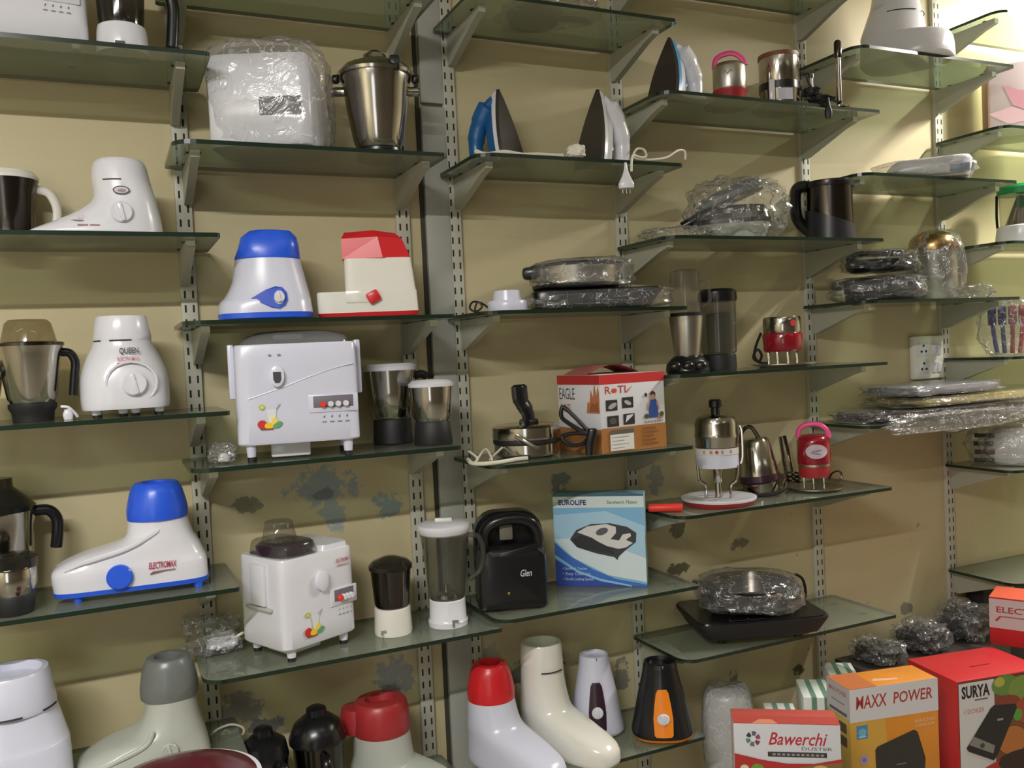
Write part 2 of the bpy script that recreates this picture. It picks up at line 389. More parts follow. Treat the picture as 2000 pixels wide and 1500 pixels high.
# ------------------------------------------------------------------ item placing: local units are photo pixels at the item's distance
def item(name, label, cat, u, y, k, turn=0, facing=True, group=None, lift=0, abs_rz=None):
    global SC
    z = (Z[k]+TH/2 if isinstance(k, str) else k)+.0004+lift
    loc = at(u, y, z)
    SC = pr(loc)[2]/FPX
    rz = (-az(u) if facing else 0)+rad(turn)
    if abs_rz is not None: rz = rad(abs_rz)
    return root(name, label, cat, loc, rz, group)
def lat(t, name, prof, mat, c=(0, 0), sub=1, label=None, sq=1, n=36): return part(t, name, MB().lathe(prof, c, n, sub, sq), mat, label)
def feet(t, xs, ys, h, r, mat='white_plastic', tip='black_matte', z0=0):
    for x in xs:
        for y in ys:
            mb = MB().lathe([(r*.9, z0+h*.3), (r*1.1, z0+h+2)], (x, y), 14); mb.mat(1).lathe([(r*.85, z0), (r*.85, z0+h*.3)], (x, y), 14)
            part(t, 'foot', mb, [mat, tip])
def knob(t, x, y, z, r, mat, dep=10, bar=True, name='knob'):
    mb = MB().mark(); mb.lathe([(r, 0), (r, dep*.55), (r*.9, dep*.7), (.5, dep*.7)], (0, 0), 28)
    if bar: mb.box((0, 0, dep*.75), (r*.42, r*1.8, dep*.6), r*.15)
    mb.xf(Matrix.Translation((x, y, z)) @ Matrix.Rotation(rad(90), 4, 'X') @ Matrix.Rotation(rad(12), 4, 'Z'))
    return part(t, name, mb, mat)
def handle(t, pts, r, mat, name='handle', flat_=1.0, n=12): return part(t, name, MB().tube(pts, r, n, 5, flat_=flat_), mat)
def cap_prof(r, z0, z1, taper=.8):
    h = z1-z0
    return [(r, z0), (r*1.01, z0+h*.25), (r*(.5+taper*.5)*1.0, z0+h*.75), (r*taper, z0+h*.95), (r*taper*.9, z1), (r*taper*.62, z1), (r*taper*.56, z1-h*.25), (.5, z1-h*.25)]
def seam(t, r, z, a0, a1, c=(0, 0), w=1.2):
    part(t, 'seam_line', MB().tube([(c[0]+r*cos(rad(a)), c[1]+r*sin(rad(a)), z) for a in range(a0, a1+1, max(1, (a1-a0)//6))], w, 6, 2), 'black_matte')
def lettering(t, y, items, name='lettering'):
    p = Print(front(y))
    for s, x, z, h, mat, w, bold, shear in items: p.text(s, x, z, h, mat, w, bold, shear)
    return p.done(t, name)
def wrap(t, c, r, amp=.16, seed=1, mat='plastic_film', n=3., name='plastic_wrap', floor=.6, freq=1.6):
    return part(t, name, MB().blob(c, r, amp, seed, n, floor=floor, freq=freq), mat, ang=24)
def cable(name, label, pts, r, mat, cat='cable', group=None):     # world coordinates
    o = part(None, name, MB().tube(pts, r, 8, 5), mat, scale=1); return tag(o, label, cat, group)
# ================================================================== generic builders
def juicer(t, w, d, h, fh, mode):
    """boxy juicer mixer: rounded shell on four feet, clear lid, spout, push buttons, fruit sticker"""
    hw, hd = w/2, d/2
    part(t, 'body', MB().secs([(fh, -hw+4, hw-4, hd-4, 9), (fh+3, -hw, hw, hd, 10), (fh+h*.5, -hw, hw, hd, 10), (fh+h-4, -hw+1, hw-1, hd-1, 10), (fh+h, -hw+4, hw-4, hd-4, 9)], 2, 56), mode['mat'])
    feet(t, (-hw+24, hw-24), (-hd+18, hd-18), fh, 9, mode['mat'])
    zt = fh+h
    if mode.get('dome'):
        lid = MB().secs([(zt, -hw+8, hw-12, hd-6, 6), (zt+12, -hw+20, hw-14, hd-10, 5), (zt+22, -hw+40, hw-40, hd-24, 4), (zt+25, -hw+60, hw-60, hd-40, 3)], 3)
        part(t, 'clear_lid', lid, mode.get('lidmat', 'clear_plastic'))
        part(t, 'feed_pusher', MB().box((-hw*.1, -6, zt+14), (56, 30, 10), 3), 'white_plastic')
    else:
        lid = MB().secs([(zt, -hw+10, hw-70, hd-8, 4), (zt+22, -hw+14, hw-74, hd-12, 4), (zt+26, -hw+22, hw-82, hd-18, 4)], 2)
        part(t, 'clear_lid', lid, 'clear_plastic')
        lat(t, 'feed_chute', [(34, zt+26), (31, zt+34), (26, zt+60), (24, zt+62)], 'clear_plastic', (-hw*.42, 0))
        part(t, 'filter_basket', MB().lathe([(52, zt+1), (54, zt+16), (48, zt+20)], (-hw*.3, 0), 30), 'purple_black')
        part(t, 'deck', MB().secs([(zt, 10, hw-6, hd-6, 8), (zt+10, 14, hw-8, hd-8, 8)], 1), mode['mat'])
    sides = (-1, 1) if mode.get('dome') else (-1,)
    for s in sides:
        l = part(t, 'side_latch', MB().box((s*(hw+5), 0, fh+h*.74), (12, d*.4, h*.56), 3) if mode.get('dome') else MB().box((s*(hw+3), 0, fh+h*.70), (9, d*.30, h*.46), 3), mode['mat'])
        if not mode.get('dome'): part(l, 'latch_hinge', MB().box((s*(hw+3), 0, fh+h*.44), (10, d*.55, 6), 2), 'grey_plastic')
    y = -hd-1
    sx, szz = mode['spout']
    part(t, 'spout', MB().mark().lathe([(13, 0), (13, 12), (9, 14)], (0, 0), 24, 1, 1.5).xf(Matrix.Translation((sx, -hd+2, szz)) @ Matrix.Rotation(rad(90), 4, 'X')), 'white_plastic')
    if mode.get('dome'):
        Print(front(-hd-13)).poly([(sx-7, szz+8), (sx+7, szz+8), (sx+7, szz-6), (sx+4, szz-12), (sx-4, szz-12), (sx-7, szz-6)], '3a3c4c').done(t, 'spout_mouth')
    bx, bz, bw = mode['panel']
    pn = part(t, 'button_panel', MB().box((bx, -hd-.5, bz), (bw+18, 4, 34), 2), mode['mat'])
    part(pn, 'recess', MB().box((bx, -hd-2.4, bz+3), (bw, 2, 22), .5), flat('6e6a74'))
    for i in range(4):
        b = part(pn, 'push_button', MB().mark().lathe([(5.6, 0), (5.6, 8), (4.5, 9.5), (.5, 9.5)], (0, 0), 16).xf(Matrix.Translation((bx-bw*.26+i*bw*.19, -hd-2, bz-2)) @ Matrix.Rotation(rad(90), 4, 'X')), 'bright_red' if i == 0 else 'white_plastic')
        if i == 0: b['label'] = 'red push button'
    p = Print(front(y))
    for i in range(4):
        p.poly([(bx-bw*.27+i*bw*.19, bz-26), (bx-bw*.22+i*bw*.19, bz-22), (bx-bw*.24+i*bw*.19, bz-28)], '50525c'); p.rect(bx-bw*.30+i*bw*.19, bz-36, bx-bw*.19+i*bw*.19, bz-34, '84868f')
    if mode.get('text'): p.text('ELECTROMAX', mode['text'][0], mode['text'][1], 7, 'b04858', 34, .012); p.rect(mode['text'][0]-16, mode['text'][1]-7, mode['text'][0]+14, mode['text'][1]-5, 'c08890')
    if mode.get('dome'): p.rect(sx-14, fh+h-22, sx-9, fh+h-19, '7c7e8c'); p.rect(sx+2, fh+h-22, sx+8, fh+h-19, '7c7e8c')
    p.done(t, 'panel_printing')
    fx, fz = mode['fruit']
    q = Print(front(y-.5))
    q.poly([(fx-6, fz+22), (fx+12, fz+22), (fx+8, fz-8), (fx-2, fz-8)], 'd9dde0').poly([(fx-4, fz+10), (fx+10, fz+10), (fx+8, fz-7), (fx-2, fz-7)], 'e6e3c8')
    q.ell(fx-14, fz+26, 5.5, 5, 'b4bc3c').ell(fx-14, fz+26, 3.2, 2.8, 'd2d878')
    q.poly([(fx+10, fz+22), (fx+16, fz+30), (fx+20, fz+31), (fx+12, fz+20)], 'a8acb4')
    q.ell(fx-15, fz-6, 8.5, 8, 'c62a26').ell(fx-3, fz-9, 8, 6, 'f2c81e').ell(fx+8, fz-1, 5, 7, 'ecd25a').ell(fx+13, fz-8, 9, 5, '5ba06e', .5).poly([(fx-20, fz-13), (fx+6, fz-14), (fx+4, fz-16), (fx-18, fz-16)], '8a3a34')
    q.done(t, 'fruit_sticker')
    if mode.get('motor'):
        part(t, 'motor_base', MB().box((-hw*.15, 4, fh*.55), (74, d*.5, fh*.9), 4), 'white_plastic')

def boot(t, secs, mat, cap=None, capmat=None, sole=None, solemat=None, ft=None, sub=3):
    part(t, 'body', MB().secs(secs, sub, 52), mat)
    if sole: part(t, 'sole_plate', MB().secs(sole, 1, 52), solemat)
    if cap:
        cx, r, z0, z1, tp = cap
        part(t, 'jar_seat', MB().lathe(cap_prof(r, z0, z1, tp), (cx, 0), 40, 3), capmat or mat)
    if ft: feet(t, *ft)

def iron(name_label, u, y, shelf, rz, L, w, cols, turn=0):
    SH = Matrix(((1, 0, .2, 0), (0, 1, 0, 0), (0, 0, 1, 0), (0, 0, 0, 1)))      # soleplate leans back towards the handle
    t = item('steam_iron', name_label, 'iron', u, y, shelf, abs_rz=rz, group='clothes irons')
    body, skirt, hand = cols
    def tear(x, s, z0=0, lift=0, tip=L):
        pts = []
        for i in range(13):
            k = i/12; pts.append((x, -w*s*(1-k**1.9), z0+lift+(tip-z0-lift)*k))
        return pts+[(x, -a, c) for _, a, c in reversed(pts[:-1])]
    part(t, 'soleplate', MB().loft([tear(-7, .49), tear(-1, .5), tear(0, .5)]).mark0().xf(SH), 'sole_dark')
    part(t, 'skirt', MB().loft([tear(0, .47, 2, 0, L-2), tear(10, .45, 2, 0, L-6), tear(15, .36, 2, 0, L-14)]).mark0().xf(SH), skirt)
    part(t, 'body', MB().loft([tear(14, .34, 2, 0, L-16), tear(30, .28, 2, 0, L-30), tear(38, .2, 2, 0, L-44)]).mark0().xf(SH), body)
    part(t, 'handle', MB().tube([(10, 0, L-20), (28, 0, L*.79), (54, 0, L*.58), (72, 0, L*.34), (78, 0, 6)], [10, 19, 17, 15, 15], 14, 6).mark0().xf(SH), hand)
    part(t, 'heel_rest', MB().box((50, 0, 7), (88, w*.42, 13), 5), hand)
    part(t, 'dial', MB().mark().lathe([(9, 0), (9, 6), (6, 8)], (0, 0), 20).xf(Matrix.Translation((38, -w*.12, L*.22)) @ Matrix.Rotation(rad(60), 4, 'X')), 'sky_blue' if cols[0] == 'white_plastic' and skirt == 'sky_blue' else hand)
    return t

def carton(name, label, u, v, y, rz, wdh, mat, sidemat=None, topmat=None, cat='box', group=None, left=True, zmin=None):
    """carton given by the pixel of its top front left corner on plane y; wdh metres"""
    global SC
    P = wl(u, v, y); w, d, h = wdh; r = rad(rz)
    SC = 1.0
    c = P+Vector((cos(r)*w/2-sin(r)*d/2, sin(r)*w/2+cos(r)*d/2, -h))
    t = root(name, label, cat, c, r, group)
    mb = MB().box((0, 0, h/2), (w, d, h), .0025, 2)
    cen = [sum((mb.v[i] for i in f), Vector())/len(f) for f in mb.f]
    mats = [mat, sidemat or mat, topmat or mat]
    for i, f in enumerate(mb.f):
        n = (mb.v[f[1]]-mb.v[f[0]]).cross(mb.v[f[2]]-mb.v[f[0]]).normalized()
        mb.m[i] = 2 if n.z > .8 else (1 if abs(n.x) > .8 else 0)
    part(t, 'carton', mb, mats)
    return t

# ================================================================== bay A
t = item('juicer_mixer', 'white juicer body cut off by the top left corner', 'juicer', 28, -.16, 'A1', 2)
juicer(t, 258, 150, 190, 12, dict(mat='white_plastic', spout=(-20, 130), panel=(70, 100, 70), fruit=(60, 150), dome=False))
t = item('blender_jar', 'smoked blender jar with long black handle on a white base, top left', 'blender jar', 241, -.20, 'A1', 0)
lat(t, 'base', [(47, 0), (48, 4), (46, 40), (44, 52), (41, 54)], 'white_plastic')
Print(front(-48.6)).rect(-14, 1, -9, 12, '4a4a48').rect(-14, 8, 3, 13, '4a4a48').done(t, 'lock_slot')
lat(t, 'jar', [(40, 54), (42, 70), (46, 150), (48, 190)], 'smoked_plastic')
lat(t, 'blade_hub', [(30, 55), (30, 62), (10, 70), (6, 90), (.5, 92)], 'steel')
handle(t, [(44, 0, 146), (70, 0, 148), (88, 0, 136), (96, 0, 104), (94, 0, 62), (90, 0, 24)], 12, 'black_plastic')
t = item('steel_jar', 'steel mixer jar with white lid and white curved handle, left edge', 'jar', 22, -.075, 'A2', 0)
lat(t, 'body', [(38, 0), (42, 8), (48, 100), (53, 118), (54, 122)], 'dark_steel', label='brushed steel body')
lat(t, 'lid', [(55, 122), (56, 128), (48, 138), (30, 142), (.5, 143)], 'cream_plastic')
handle(t, [(50, 0, 108), (72, 0, 100), (84, 0, 70), (80, 0, 34), (68, 0, 14)], 9, 'cream_plastic', flat_=.7)
t = item('mixer_base', 'white sloping nosed mixer with oval badge and pointed dial', 'mixer', 242, -.165, 'A2', 0)
boot(t, [(0, -165, 70, 66, 2.6), (6, -166, 72, 68, 2.6), (14, -160, 72, 67, 2.6), (34, -112, 70, 64, 2.5), (56, -70, 66, 60, 2.4), (78, -50, 62, 57, 2.3), (110, -52, 54, 53, 2.1), (140, -49, 48, 48, 2), (150, -42, 42, 42, 2)], 'white_plastic')
lat(t, 'jar_seat', [(42, 146), (36, 150), (32, 151), (30, 140), (.5, 140)], 'white_plastic')
seam(t, 53.5, 106, 235, 275, (0, 0), 1.3); seam(t, 55, 104, 322, 345)
knob(t, -2, -58, 42, 20, 'white_plastic', 16)
p = Print(front(-60)); p.ell(0, 84, 15, 8, '4c4c52').ell(0, 84, 12.5, 6, 'cfc8cc').ell(1, 83, 8, 3.4, '9a8c94').done(t, 'oval_badge')
p = Print(lambda x, z, e: (x, -67+.35*(z-14)-e*1.0, z)); p.poly([(-92, 27), (-74, 23), (-50, 24), (-48, 26), (-72, 26)], '8a6a70').ell(-72, 33, 7, 5, 'cfcad2').rect(-78, 15, -60, 18, 'a07078').rect(-57, 15, -40, 18, 'a07078').done(t, 'lettering')

t = item('steel_jar', 'sliver of a steel jar at the left edge beside the clear domed jar', 'jar', -33, -.15, 'A3', 0)
lat(t, 'body', [(26, 26), (34, 60), (38, 84)], 'steel'); lat(t, 'base', [(26, 0), (28, 6), (29, 26)], 'black_matte'); lat(t, 'lid', [(39, 84), (38, 90), (28, 108), (.5, 112)], 'smoked_plastic')
t = item('steel_jar', 'steel mixer jar with clear domed lid, black handle and black base', 'jar', 66, -.17, 'A3', 0)
lat(t, 'base', [(36, 0), (38, 18), (43, 26), (43, 34), (40, 36)], 'black_matte')
lat(t, 'body', [(40, 36), (44, 44), (56, 130), (60, 144), (61, 148)], 'steel')
lat(t, 'rim', [(62, 146), (62, 152), (55, 154)], 'dark_steel')
lat(t, 'lid', [(50, 152), (46, 170), (41, 190), (34, 197), (.5, 198)], 'amber_clear')
handle(t, [(54, 0, 132), (70, 0, 130), (79, 0, 112), (76, 0, 84), (72, 0, 46)], 8.5, 'black_plastic')
t = item('mixer_base', 'white rounded mixer lettered QUEEN on four feet', 'mixer', 248, -.15, 'A3', 0)
boot(t, [(13, -75, 75, 70, 3.2), (17, -79, 79, 74, 3), (48, -80, 80, 75, 2.7), (78, -78, 78, 71, 2.5), (108, -68, 68, 64, 2.2), (130, -57, 57, 55, 2), (143, -53, 53, 52, 2)], 'white_plastic')
lat(t, 'jar_seat', [(52, 143), (53, 150), (47, 186), (45, 191), (39, 191), (36, 178), (.5, 178)], 'white_plastic', label='open white collar on top')
seam(t, 54, 144, 200, 225); seam(t, 54, 144, 245, 290)
feet(t, (-52, -6, 16, 58), (-40, 30), 14, 9)
knob(t, 16, -73, 60, 22, 'white_plastic', 14)
part(t, 'dial_ring', MB().tube([(12+44*cos(a), -70-2*sin(a), 62+40*sin(a)) for a in [2*pi*i/20 for i in range(20)]], 2.4, 6, 1, True), 'white_plastic')
p = Print(lambda x, z, e: (x, -75+(z-78)*.28-e, z)); p.text('QUEEN', 10, 118, 11, '3c3c44', 34, .02).text('ELECTROMAX', 8, 105, 7, 'c87c8c', 38, .01).rect(-12, 99, 26, 101, 'b04a62'); p.done(t, 'lettering')
t = item('power_plug', 'white plug and folded flex between the clear domed jar and the QUEEN mixer', 'plug', 134, -.2, 'A3', 0)
part(t, 'plug', MB().secs([(0, -8, 8, 8, 3), (10, -10, 9, 9, 3), (20, -6, 6, 6, 2)], 2), 'white_plastic'); handle(t, [(-12, 0, 26), (0, -2, 24), (8, 0, 16), (14, 2, 8), (16, 4, 4)], 3, 'white_plastic', 'flex')

t = item('steel_jar', 'tall steel jar with cloudy domed lid and black handle, left edge', 'jar', 8, -.085, 'A4', 0)
lat(t, 'base', [(46, 0), (50, 10), (52, 30), (50, 32)], 'black_matte'); lat(t, 'body', [(50, 32), (56, 60), (62, 150), (64, 168), (65, 172)], 'steel')
lat(t, 'lid', [(66, 172), (66, 180), (52, 196), (28, 218), (27, 236), (.5, 237)], 'smoked_plastic')
handle(t, [(60, 0, 166), (86, 0, 164), (100, 0, 146), (100, 0, 118), (96, 0, 88)], 11, 'black_plastic')
t = item('steel_jar', 'short steel jar with frosted cap in front of the tall handled jar', 'jar', 28, -.222, 'A4', 0)
lat(t, 'base', [(34, 0), (36, 6), (40, 36), (38, 40)], 'black_matte'); lat(t, 'body', [(38, 40), (44, 56), (44, 88), (42, 92)], 'steel'); lat(t, 'lid', [(46, 90), (47, 108), (40, 114), (34, 116), (.5, 117)], 'smoked_plastic')
t = item('mixer_base', 'white boot shaped mixer with blue cap, blue round dial and blue sole', 'mixer', 268, -.17, 'A4', -2)
boot(t, [(20, -143, 132, 58, 5), (52, -146, 131, 59, 5), (66, -134, 126, 57, 4), (82, -96, 120, 56, 3.2), (94, -44, 114, 55, 2.8), (106, -16, 108, 54, 2.5), (132, -10, 101, 52, 2.1), (140, -9, 99, 52, 2.1)], 'white_plastic',
     (45, 56, 138, 208, .74), 'blue_plastic', [(11, -142, 132, 57, 5), (20, -145, 134, 59, 5)], 'blue_plastic', ((-100, 112), (-40, 40), 12, 9, 'blue_plastic', 'blue_plastic'))
part(t, 'shoulder_ridge', MB().tube([(-120, -50, 62), (-80, -55, 76), (-20, -56, 90), (20, -54, 106), (48, -52, 122)], [4, 6, 6, 5, 2], 8, 4), 'white_plastic')
knob(t, -26, -58, 42, 23, 'blue_plastic', 16, False)
p = Print(front(-61.5)); p.text('ELECTROMAX', 50, 50, 12, 'a83850', 50, .02, .25).poly([(28, 42), (72, 44), (72, 46), (32, 45), (26, 39)], 'a07080').done(t, 'lettering')
t = item('mixer_base', 'white mixer with open collar cut off by the bottom left corner', 'mixer', 28, -.19, 'A5', 0)
boot(t, [(0, -96, 104, 92, 3), (10, -98, 106, 94, 3), (60, -96, 105, 90, 2.6), (64, -94, 105, 88, 2.6), (100, -90, 103, 84, 2.4), (104, -88, 101, 82, 2.3), (140, -80, 92, 76, 2.1), (170, -74, 84, 72, 2)], 'cool_white')
lat(t, 'jar_seat', [(78, 168), (80, 176), (72, 236), (68, 244), (58, 245), (54, 228), (.5, 226)], 'cool_white', (5, 0))
seam(t, 80.5, 172, 235, 285, (5, 0), 1.8); seam(t, 80.5, 172, 312, 345, (5, 0), 1.8)
t = item('mixer_base', 'pale grey boot shaped mixer with dark grey cap, bottom left', 'mixer', 284, -.185, 'A5', 4)
boot(t, [(0, -120, 118, 70, 4), (14, -122, 120, 71, 4), (36, -112, 118, 69, 3.4), (58, -70, 114, 65, 3), (72, -18, 110, 62, 2.6), (100, 2, 104, 56, 2.2), (132, 6, 100, 52, 2)], 'grey_plastic', (52, 54, 130, 206, .76), 'dark_grey_plastic')
knob(t, 40, -68, 44, 16, 'grey_plastic', 12)
part(t, 'shoulder_ridge', MB().tube([(-90, -62, 30), (-40, -66, 48), (0, -64, 62), (14, -60, 84)], [4, 5, 5, 3], 8, 4), 'grey_plastic')
def W(u, v, y): return wl(u, v, y)
cable('power_cable', 'loose white flex looped beside the grey boot mixer', [W(u, v, -.085) for u, v in ((412, 1436), (426, 1424), (452, 1415), (474, 1421), (474, 1434), (452, 1442), (434, 1436), (440, 1427), (450, 1430))], .0028, 'cable_white')
t = item('casserole_lid', 'maroon domed lid with a pale trim line rising from the bottom edge', 'lid', 355, -.62, .852, 0)
lat(t, 'dome', [(150, 0), (152, 10), (140, 24), (100, 37), (60, 43), (.5, 45)], 'maroon', n=56)
part(t, 'trim_ring', MB().lathe([(149, 13), (153.5, 15), (152, 19), (146, 20)], (0, 0), 56), 'white_plastic', label='pale trim ring')
lat(t, 'pot', [(120, -170), (140, -160), (148, -20), (150, 0)], 'maroon', n=48)
lat(t, 'stand', [(90, -790), (90, -170)], 'dark_grey_plastic', n=24)

# ================================================================== bay B
t = item('juicer_mixer', 'white juicer wrapped in a clear plastic bag with a dark label', 'juicer', 528, -.155, 'B1', -14)
part(t, 'body', MB().secs([(6, -96, 94, 66, 8), (10, -99, 97, 70, 9), (150, -99, 97, 70, 9), (174, -97, 95, 68, 8), (178, -93, 92, 64, 8)], 2, 56), 'white_plastic')
part(t, 'feed_pusher', MB().lathe([(8, 178), (8, 200), (6, 202)], (-58, -20), 16), 'white_plastic')
part(t, 'clear_lid', MB().secs([(180, -90, 88, 60, 6), (196, -76, 72, 50, 4), (202, -50, 50, 34, 3)], 2), 'clear_plastic')
part(t, 'dark_label', MB().mark().box((40, -71, 78), (78, 2, 34), .5), flat('4c444a'))
wrap(t, (12, 0, 100), (112, 80, 110), .08, 3, 'bag_film', 5)
t = item('steel_jar', 'tall polished steel jar with domed lid and black base, left of the grey pillar strip', 'jar', 742, -.16, 'B1', 0)
lat(t, 'base', [(42, 0), (45, 6), (44, 20), (40, 22)], 'black_plastic')
lat(t, 'body', [(42, 22), (48, 34), (58, 90), (64, 140), (68, 158), (68, 162)], 'steel')
lat(t, 'lid', [(74, 160), (75, 166), (62, 180), (34, 192), (24, 194), (22, 204), (12, 208), (.5, 208)], 'steel')
lat(t, 'lid_knob', [(16, 200), (18, 206), (8, 213), (.5, 213)], 'black_plastic')
for s in (-1, 1):
    part(t, 'clip', MB().box((s*77, 0, 158), (14, 16, 16), 4), 'black_plastic'); part(t, 'side_knob', MB().mark().lathe([(9, 0), (9, 22), (6, 27), (.5, 27)], (0, 0), 18).xf(Matrix.Translation((s*58, 0, 134)) @ Matrix.Rotation(rad(90*s), 4, 'Y')), 'steel')
part(t, 'lid_clamp', MB().box((36, -58, 172), (18, 10, 28), 3), 'black_plastic')

t = item('mixer_base', 'white mixer with blue faceted cap and blue teardrop dial plate', 'mixer', 520, -.15, 'B2', 0)
boot(t, [(14, -88, 90, 76, 3), (34, -86, 88, 74, 2.8), (48, -74, 86, 70, 2.6), (76, -60, 80, 64, 2.4), (118, -53, 71, 57, 2.2)], 'cool_white', sole=[(2, -84, 84, 74, 3), (4, -88, 88, 77, 3), (14, -89, 91, 77, 3)], solemat='blue_plastic')
part(t, 'jar_seat', MB().secs([(118, -53, 71, 57, 2.3), (122, -53, 71, 57, 2.6), (140, -46, 70, 54, 3), (160, -40, 66, 50, 3.4), (172, -26, 56, 42, 3), (174, -20, 40, 34, 2.6)], 1), 'blue_plastic')
p = Print(lambda x, z, e: (x, -75+abs(x-20)*.10+(z-40)*.16-e*2, z))
p.poly([(-26+0, 40), (2, 56), (20, 62), (32, 60), (40, 50), (41, 36), (36, 26), (26, 20), (12, 22), (-6, 30)], '1f4ac4').ell(26, 41, 10, 13, 'd8d8e8').ell(26, 41, 7, 10, 'e4e4f0').done(t, 'dial_plate')
knob(t, 26, -75, 41, 10, 'white_plastic', 9)
feet(t, (-50, 50), (-40, 40), 4, 9, 'black_matte')
t = item('mixer_base', 'white angular L shaped mixer with red cap and red base line', 'mixer', 722, -.15, 'B2', 0)
mb = MB().secs([(10, -96, 94, 58, 12), (46, -97, 92, 57, 12), (50, -96, 92, 57, 12)], 1).secs([(48, -44, 91, 57, 9), (112, -44, 84, 54, 9)], 1)
mb.box((-14, -58, 40), (58, 4, 24), 2)
part(t, 'body', mb, 'cream_plastic'); part(t, 'sole_plate', MB().secs([(2, -92, 92, 56, 10), (10, -97, 95, 59, 12)], 1), 'red_plastic')
part(t, 'jar_seat', MB().loft([[(-46, -50, 112), (30, -58, 112), (84, -34, 112), (84, 50, 112), (-46, 54, 112)], [(-46, -48, 150), (22, -54, 152), (68, -34, 150), (68, 44, 150), (-46, 48, 150)], [(-40, -30, 164), (14, -40, 166), (56, -22, 162), (56, 30, 162), (-40, 32, 164)]]), 'red_plastic', ang=20)
part(t, 'dial', MB().mark().box((0, 0, 0), (24, 12, 22), 4).xf(Matrix.Translation((9, -62, 38)) @ Matrix.Rotation(rad(-28), 4, 'Y')), 'red_plastic')

t = item('juicer_mixer', 'white juicer facing front with clear lid and red push button', 'juicer', 586, -.185, 'B3', 2)
juicer(t, 226, 150, 186, 32, dict(mat='cool_white', dome=True, lidmat='lid_clear', spout=(-36, 158), panel=(64, 103, 74), fruit=(-52, 76), motor=True))
p = MB().tube([(-90, -74.9, 118), (-30, -74.9, 136), (10, -74.9, 150), (60, -74.9, 166), (104, -74.9, 176)], 1.4, 6, 5); part(t, 'styling_crease', p, 'cool_white')
t = item('plug_packet', 'small clear packet holding a white plug, left of the front facing juicer', 'packet', 438, -.2, 'B3', 0)
part(t, 'plug', MB().secs([(4, -11, 11, 9, 3), (12, -11, 11, 9, 3), (20, -6, 6, 6, 3)], 2), 'white_plastic'); wrap(t, (-2, 0, 20), (25, 22, 19), .25, 5)
t = item('steel_jar', 'taller steel jar with white lid on a black base, right of the front facing juicer', 'jar', 768, -.082, 'B3', 0)
lat(t, 'base', [(36, 0), (38, 2), (36, 44), (34, 48)], 'black_matte'); lat(t, 'body', [(35, 48), (42, 56), (46, 100), (50, 134), (51, 142)], 'steel'); lat(t, 'lid', [(52, 142), (53, 149), (46, 155), (.5, 157)], 'white_plastic')
handle(t, [(48, 4, 130), (62, 8, 132), (72, 10, 126)], 8, 'black_plastic')
t = item('steel_jar', 'shorter steel jar with white lid on a black base, next to the pillar strip', 'jar', 847, -.185, 'B3', 0)
lat(t, 'base', [(37, 0), (38, 2), (34, 42), (32, 45)], 'black_matte'); lat(t, 'body', [(32, 45), (38, 54), (40, 90), (42, 112)], 'steel'); lat(t, 'lid', [(44, 112), (45, 118), (36, 125), (.5, 127)], 'white_plastic')

t = item('juicer_mixer', 'white juicer turned sideways with clear feed chute on the lid', 'juicer', 588, -.150, 'B4', abs_rz=25)
juicer(t, 170, 146, 168, 24, dict(mat='white_plastic', spout=(0, 140), panel=(52, 100, 46), fruit=(-20, 56), text=(54, 166), motor=True))
t = item('plug_packet', 'crumpled clear bag holding a white plug, left of the sideways juicer', 'packet', 418, -.078, 'B4', 0)
part(t, 'plug', MB().blob((18, -4, 22), (28, 20, 16), .3, 2, 3), 'white_plastic'); wrap(t, (-4, 0, 34), (52, 36, 36), .34, 9)
cable('power_cable', 'white flex running from the bagged plug behind the sideways juicer', [W(456, 1246, -.13), W(464, 1242, -.125), W(474, 1236, -.12), W(480, 1236, -.075)], .003, 'cable_white')
t = item('blender_jar', 'small smoked jar with dark lid on a white base, beside the sideways juicer', 'blender jar', 769, -.165, 'B4', 0)
lat(t, 'base', [(36, 0), (37, 6), (35, 50), (32, 52)], 'cream_plastic'); lat(t, 'jar', [(31, 52), (34, 60), (39, 124), (41, 128)], 'dark_steel'); lat(t, 'lid', [(42, 126), (42, 134), (34, 142), (12, 150), (.5, 151)], 'smoked_plastic')
Print(front(-38)).rect(-24, 6, -20, 16, '8c8a80').rect(-24, 12, -14, 16, '8c8a80').done(t, 'lock_slot')
t = item('blender_jug', 'tall clear blender jug with white lid and white base', 'blender jug', 876, -.175, 'B4', 0)
lat(t, 'base', [(38, 0), (39, 10), (36, 14), (35, 50), (33, 52)], 'white_plastic'); lat(t, 'jug', [(33, 52), (35, 60), (46, 170), (49, 184)], 'jar_plastic')
lat(t, 'blade_hub', [(24, 53), (22, 60), (8, 64), (4, 78), (.5, 79)], 'steel')
lat(t, 'lid', [(47, 178), (50, 184), (53, 190), (52, 197), (34, 203), (.5, 203)], 'white_plastic'); part(t, 'lid_grip', MB().box((0, 0, 205), (34, 14, 7), 2), 'cream_plastic')
handle(t, [(46, 0, 172), (66, 0, 168), (74, 0, 140), (68, 0, 104), (44, 0, 84)], 5, 'jar_plastic')
Print(front(-40)).rect(8, 4, 12, 18, '74726a').rect(8, 13, 20, 18, '74726a').done(t, 'lock_slot')

